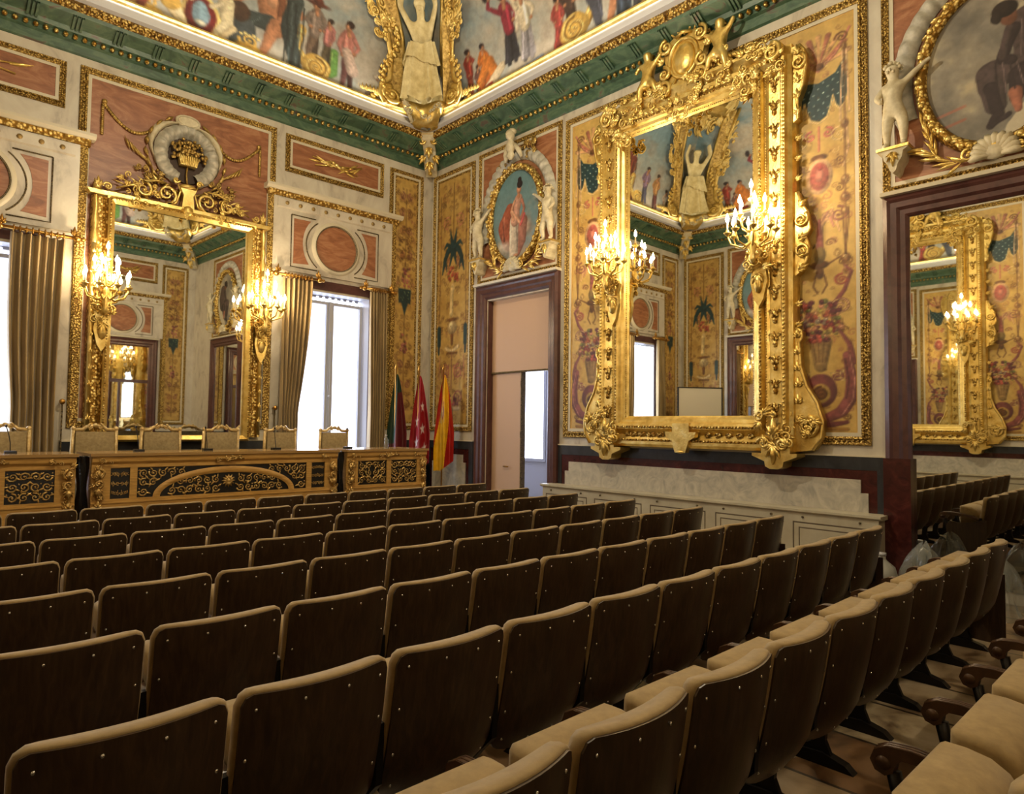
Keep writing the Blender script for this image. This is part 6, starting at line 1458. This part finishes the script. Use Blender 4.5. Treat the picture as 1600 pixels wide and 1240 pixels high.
# ================================================================= AUDITORIUM SEATS
PX, PY = .55, .859; X0, Y0 = -1.87, -4.07
HW, ZT, ZB = .252, .865, .31
def back_y(u, v):       # rear surface; u in -1..1 across, v in 0..1 upward
    return .115*(1-v)-.012*math.sin(PI*v)+.055*u*u+(.05*((.22-v)/.22)**2 if v < .22 else 0)
def slab(hw, zt, zb, y0, thick, puff, rc, nu=16, nv=12, rb=.07):
    """curved rounded-rectangle slab that follows the seat back"""
    def XZ(i, j):
        u = -1+2*i/nu; u = math.copysign(1-(1-abs(u))**1.5, u); x = hw*u
        e = max(0, abs(x)-(hw-rc)); top = zt-(rc-math.sqrt(max(0, rc*rc-e*e)))
        e2 = max(0, abs(x)-(hw-rb)); bot = zb+(rb-math.sqrt(max(0, rb*rb-e2*e2)))
        v = j/nv; v = v*v*(3-2*v)*.5+v*.5
        return x, bot+(top-bot)*v
    def S(dy, pf, sh):
        out = []
        for j in range(nv+1):
            for i in range(nu+1):
                x, z = XZ(i, j); u = x/hw; v = (z-ZB)/(ZT-ZB); vv = min(1, max(0, v))
                bul = (1-abs(2*i/nu-1)**2.4)*(1-max(0, 1-2*j/nv)**3)
                cx, cz = x*(1-sh), (z-(zt+zb)/2)*(1-sh)+(zt+zb)/2
                out.append((cx, y0+back_y(max(-1, min(1, u)), vv)+dy+pf*bul, cz))
        return out
    f = MB(); w = nu+1
    quads = [(j*w+i, j*w+i+1, (j+1)*w+i+1, (j+1)*w+i) for j in range(nv) for i in range(nu)]
    bd = [i for i in range(nu+1)]+[j*w+nu for j in range(1, nv+1)]+[nv*w+i for i in range(nu-1, -1, -1)]+[j*w for j in range(nv-1, 0, -1)]
    layers = [S(0, 0, .012), S(thick*.25, 0, -.006), S(thick*.7, 0, -.006), S(thick, puff, .02)] if thick > .02 else [S(0, 0, 0), S(thick, 0, 0)]
    n0 = (nu+1)*(nv+1); vs = layers[0]+layers[-1]; fs = quads+[tuple(n0+k for k in q) for q in quads]
    rings = [bd]; base = len(vs)
    for L in layers[1:-1]:
        rings.append([base+k for k in range(len(bd))]); vs = vs+[L[k] for k in bd]; base += len(bd)
    rings.append([n0+k for k in bd])
    if thick <= .02:          # crisp veneer edge: the rim has vertices of its own
        f.add(vs, fs); A = [vs[k] for k in bd]; B = [vs[n0+k] for k in bd]; m = len(bd)
        f.add(A+B, [(k, (k+1) % m, m+(k+1) % m, m+k) for k in range(m)], False); return f
    for A, B in zip(rings[:-1], rings[1:]):
        for k in range(len(bd)): fs.append((A[k], A[(k+1) % len(bd)], B[(k+1) % len(bd)], B[k]))
    f.add(vs, fs); return f
def seat_fn():
    """tipped-up seat cushion: profile in y-z swept along x with rounded ends"""
    prof = [(.20, .36), (.165, .50), (.155, .60), (.165, .67), (.195, .715), (.24, .742), (.30, .752), (.355, .752), (.368, .744), (.370, .70), (.366, .56), (.35, .44), (.31, .37), (.25, .345)]
    f = MB(); xs = [-.238, -.232, -.21, 0, .21, .232, .238]; sc = [.72, .90, 1, 1, 1, .90, .72]; cy, cz = .27, .55; vs = []
    for x, k in zip(xs, sc): vs += [(x, cy+(y-cy)*k, cz+(z-cz)*(1-(1-k)*.5)) for y, z in prof]
    n = len(prof); fs = [(a*n+i, a*n+(i+1) % n, (a+1)*n+(i+1) % n, (a+1)*n+i) for a in range(6) for i in range(n)]+[tuple(range(n)), tuple(range(6*n, 7*n))]
    f.add(vs, fs); return f
def seat_thing(end=None):
    r = thing('auditorium_seat', '', 'seat', (0, 0, 0))
    bk = slab(.2625, .8805, .345, .010, .042, .030, .045); bk.build('back_cushion', 'tan', r)
    p = slab(.2545, .8735, .30, .0, .012, 0, .037, rb=.09); p = p.build('wooden_back', 'wood', r)
    first = None
    for (u, z) in ((-.86, .825), (-.30, .835), (.30, .835), (.86, .825), (-.93, .67), (.93, .67), (-.93, .50), (.93, .50), (-.86, .37), (.86, .37), (-.3, .345), (.3, .345)):
        y = back_y(u, (z-ZB)/(ZT-ZB)); x = .250*u
        if first is None:
            f = MB(); f.ball((0, 0, 0), (.0065, .004, .0065), 6, 4); first = f.build('bolt', 'chrome', p); b = first
        else:
            b = first.copy(); COL.objects.link(b); b.parent = p
        b.location = (x, y-.002, z)
    s = seat_fn().build('tip_up_seat', 'tan', r)
    def arm(x):
        f = MB(); pr = [(.15, .590), (.15, .616), (.22, .640), (.36, .660), (.46, .668), (.53, .662), (.572, .640), (.585, .605), (.57, .575), (.54, .565), (.515, .58), (.51, .605), (.49, .628), (.42, .632), (.30, .622), (.20, .602)]
        f.prism(pr, x-.024, x+.024, 's', smooth=False); f.add(*tube_disc(x, .545, .604, .026, .028))
        for q in (-.018, 0, .018): f.tube([(x+q, .20, .636), (x+q, .36, .660), (x+q, .46, .668), (x+q, .53, .662), (x+q, .572, .640)], .004, 4)
        f.build('armrest', 'wood_arm', r)
        f = MB(); f.tube([(x, .52, .58), (x, .50, .48), (x, .46, .38), (x, .38, .28)], [.024, .022, .020, .02], 6)
        f.prism([(.12, .62), (.15, .62), (.19, .40), (.28, .31), (.40, .31), (.41, .27), (.37, .20), (.38, .10), (.46, .05), (.28, .05), (.31, .12), (.30, .22), (.20, .33), (.13, .40)], x-.014, x+.014, 's')
        f.prism([(.17, 0), (.64, 0), (.61, .03), (.48, .055), (.32, .065), (.21, .035)], x-.028, x+.028, 's')
        f.build('leg', 'iron', r)
    arm(.275)
    if end == 'left': arm(-.275)
    if end == 'right':
        f = MB(); f.prism([(.07, .06), (.50, .08), (.50, .50), (.46, .56), (.36, .54), (.22, .56), (.10, .60), (.07, .60)], .292, .306, 's'); f.build('end_panel', 'wood', r)
    return r
def tube_disc(x, y, z, r, w):
    vs = []; n = 14
    for q in (-w, -w*.6, w*.6, w):
        k = r if abs(q) < w else r*.8
        vs += [(x+q, y+k*math.cos(2*PI*i/n), z+k*math.sin(2*PI*i/n)) for i in range(n)]
    fs = [(a*n+i, a*n+(i+1) % n, (a+1)*n+(i+1) % n, (a+1)*n+i) for a in range(3) for i in range(n)]+[tuple(range(n)), tuple(range(3*n, 4*n))]
    return vs, fs
protos = {None: seat_thing(), 'right': seat_thing('right'), 'left': seat_thing('left')}
for o in protos.values(): index_kids(o)
used = {}
ORD = ['first', 'second', 'third', 'fourth', 'fifth', 'sixth', 'seventh', 'eighth', 'ninth', 'tenth', 'eleventh']
rs = random.Random(12)
for i in range(9):
    for j in range(11):
        k = 'right' if j == 0 else ('left' if j == 10 else None)
        o = copy_tree(protos[k]) if k in used else protos[k]; used[k] = 1
        o.location = (X0-(j+.5)*PX, Y0-i*PY, 0); o.rotation_euler = (0, 0, rs.uniform(-.012, .012))
        rw = 'front row by the desk' if i == 0 else ('rearmost row' if i == 8 else '%s row from the desk' % ORD[i])
        ps = 'aisle end by the right wall' if j == 0 else ('far left end of the row' if j == 10 else '%s from the right-wall aisle' % ORD[j])
        o['label'] = 'tan and walnut auditorium seat, %s, %s' % (rw, ps)
        o['group'] = 'auditorium seats, '+rw
# ================================================================= LIGHT, CAMERA
def lamp(kind, loc, e, col, size=.3, rot=None, size_y=None, name='room_light'):
    L = bpy.data.lights.new(name, kind); L.energy = e; L.color = col
    if kind == 'AREA':
        L.size = size
        if size_y: L.shape = 'RECTANGLE'; L.size_y = size_y
    elif kind == 'POINT': L.shadow_soft_size = size
    o = bpy.data.objects.new(name, L); COL.objects.link(o); o.location = loc
    if rot: o.rotation_euler = rot
    return o
# unseen fill lamps added high in the room to brighten it; no chandelier known
lamp('POINT', (-4.82, -6.1, 7.0), 520, (1, .86, .62), .12, name='room_fill_light')
lamp('POINT', (-4.9, -9.6, 6.4), 45, (1, .86, .62), .12, name='room_fill_light')
# daylight through the windows
for s in (2.15, W-2.15):
    lamp('AREA', TF(s, .02, 2.3), 55, (.80, .88, 1), 1.3, (PI/2, 0, PI), 3.4, 'window_daylight')
# light strips behind the cornice, lighting the painted cove
for T, L in ((TF, W), (TR, D), (TL, D), (TB, W)):
    a = T(L/2, .62, 7.62)
    o = lamp('AREA', a, 38*L/W, (1, .93, .82), L-1.6 if T in (TF, TB) else .08, (PI, 0, 0), .08 if T in (TF, TB) else L-1.6, 'cove_light_strip')
lamp('AREA', (3.0, .4, 2.3), 60, (.85, .9, 1), 1.4, (0, PI/2, 0), 2.6, 'annex_daylight')
lamp('POINT', (1.8, -2.2, 3.4), 45, (1, .9, .82), .3, name='annex_fill')  # fill light added to brighten the annex, with no lamp fitting there
w = bpy.data.worlds.new('dim_interior'); SC.world = w; w.use_nodes = True
w.node_tree.nodes['Background'].inputs['Color'].default_value = (.9, .75, .55, 1); w.node_tree.nodes['Background'].inputs['Strength'].default_value = .11
cam = bpy.data.cameras.new('camera'); co = bpy.data.objects.new('camera', cam); COL.objects.link(co); SC.camera = co
cam.sensor_width = 36; cam.sensor_fit = 'HORIZONTAL'; cam.lens = 1044.57*36/1600; cam.clip_start = .05
yw, pt, rl = .7543, .044, .013
fv = Vector((math.sin(yw)*math.cos(pt), math.cos(yw)*math.cos(pt), math.sin(pt))); rv = Vector((math.cos(yw), -math.sin(yw), 0)); uv = rv.cross(fv)
r2 = rv*math.cos(rl)+uv*math.sin(rl); u2 = -rv*math.sin(rl)+uv*math.cos(rl)
from mathutils import Matrix
co.matrix_world = Matrix(((r2.x, u2.x, -fv.x, -8.1609), (r2.y, u2.y, -fv.y, -11.1879), (r2.z, u2.z, -fv.z, 1.6855), (0, 0, 0, 1)))
SC.view_settings.view_transform = 'Standard'; SC.view_settings.look = 'None'; SC.view_settings.exposure = -.1
cy = SC.cycles; cy.max_bounces = 7; cy.diffuse_bounces = 3; cy.glossy_bounces = 5; cy.transmission_bounces = 3; cy.transparent_max_bounces = 8; cy.sample_clamp_indirect = 4; cy.use_denoising = True; cy.use_adaptive_sampling = True; cy.adaptive_threshold = .03
cy.caustics_reflective = False; cy.caustics_refractive = False
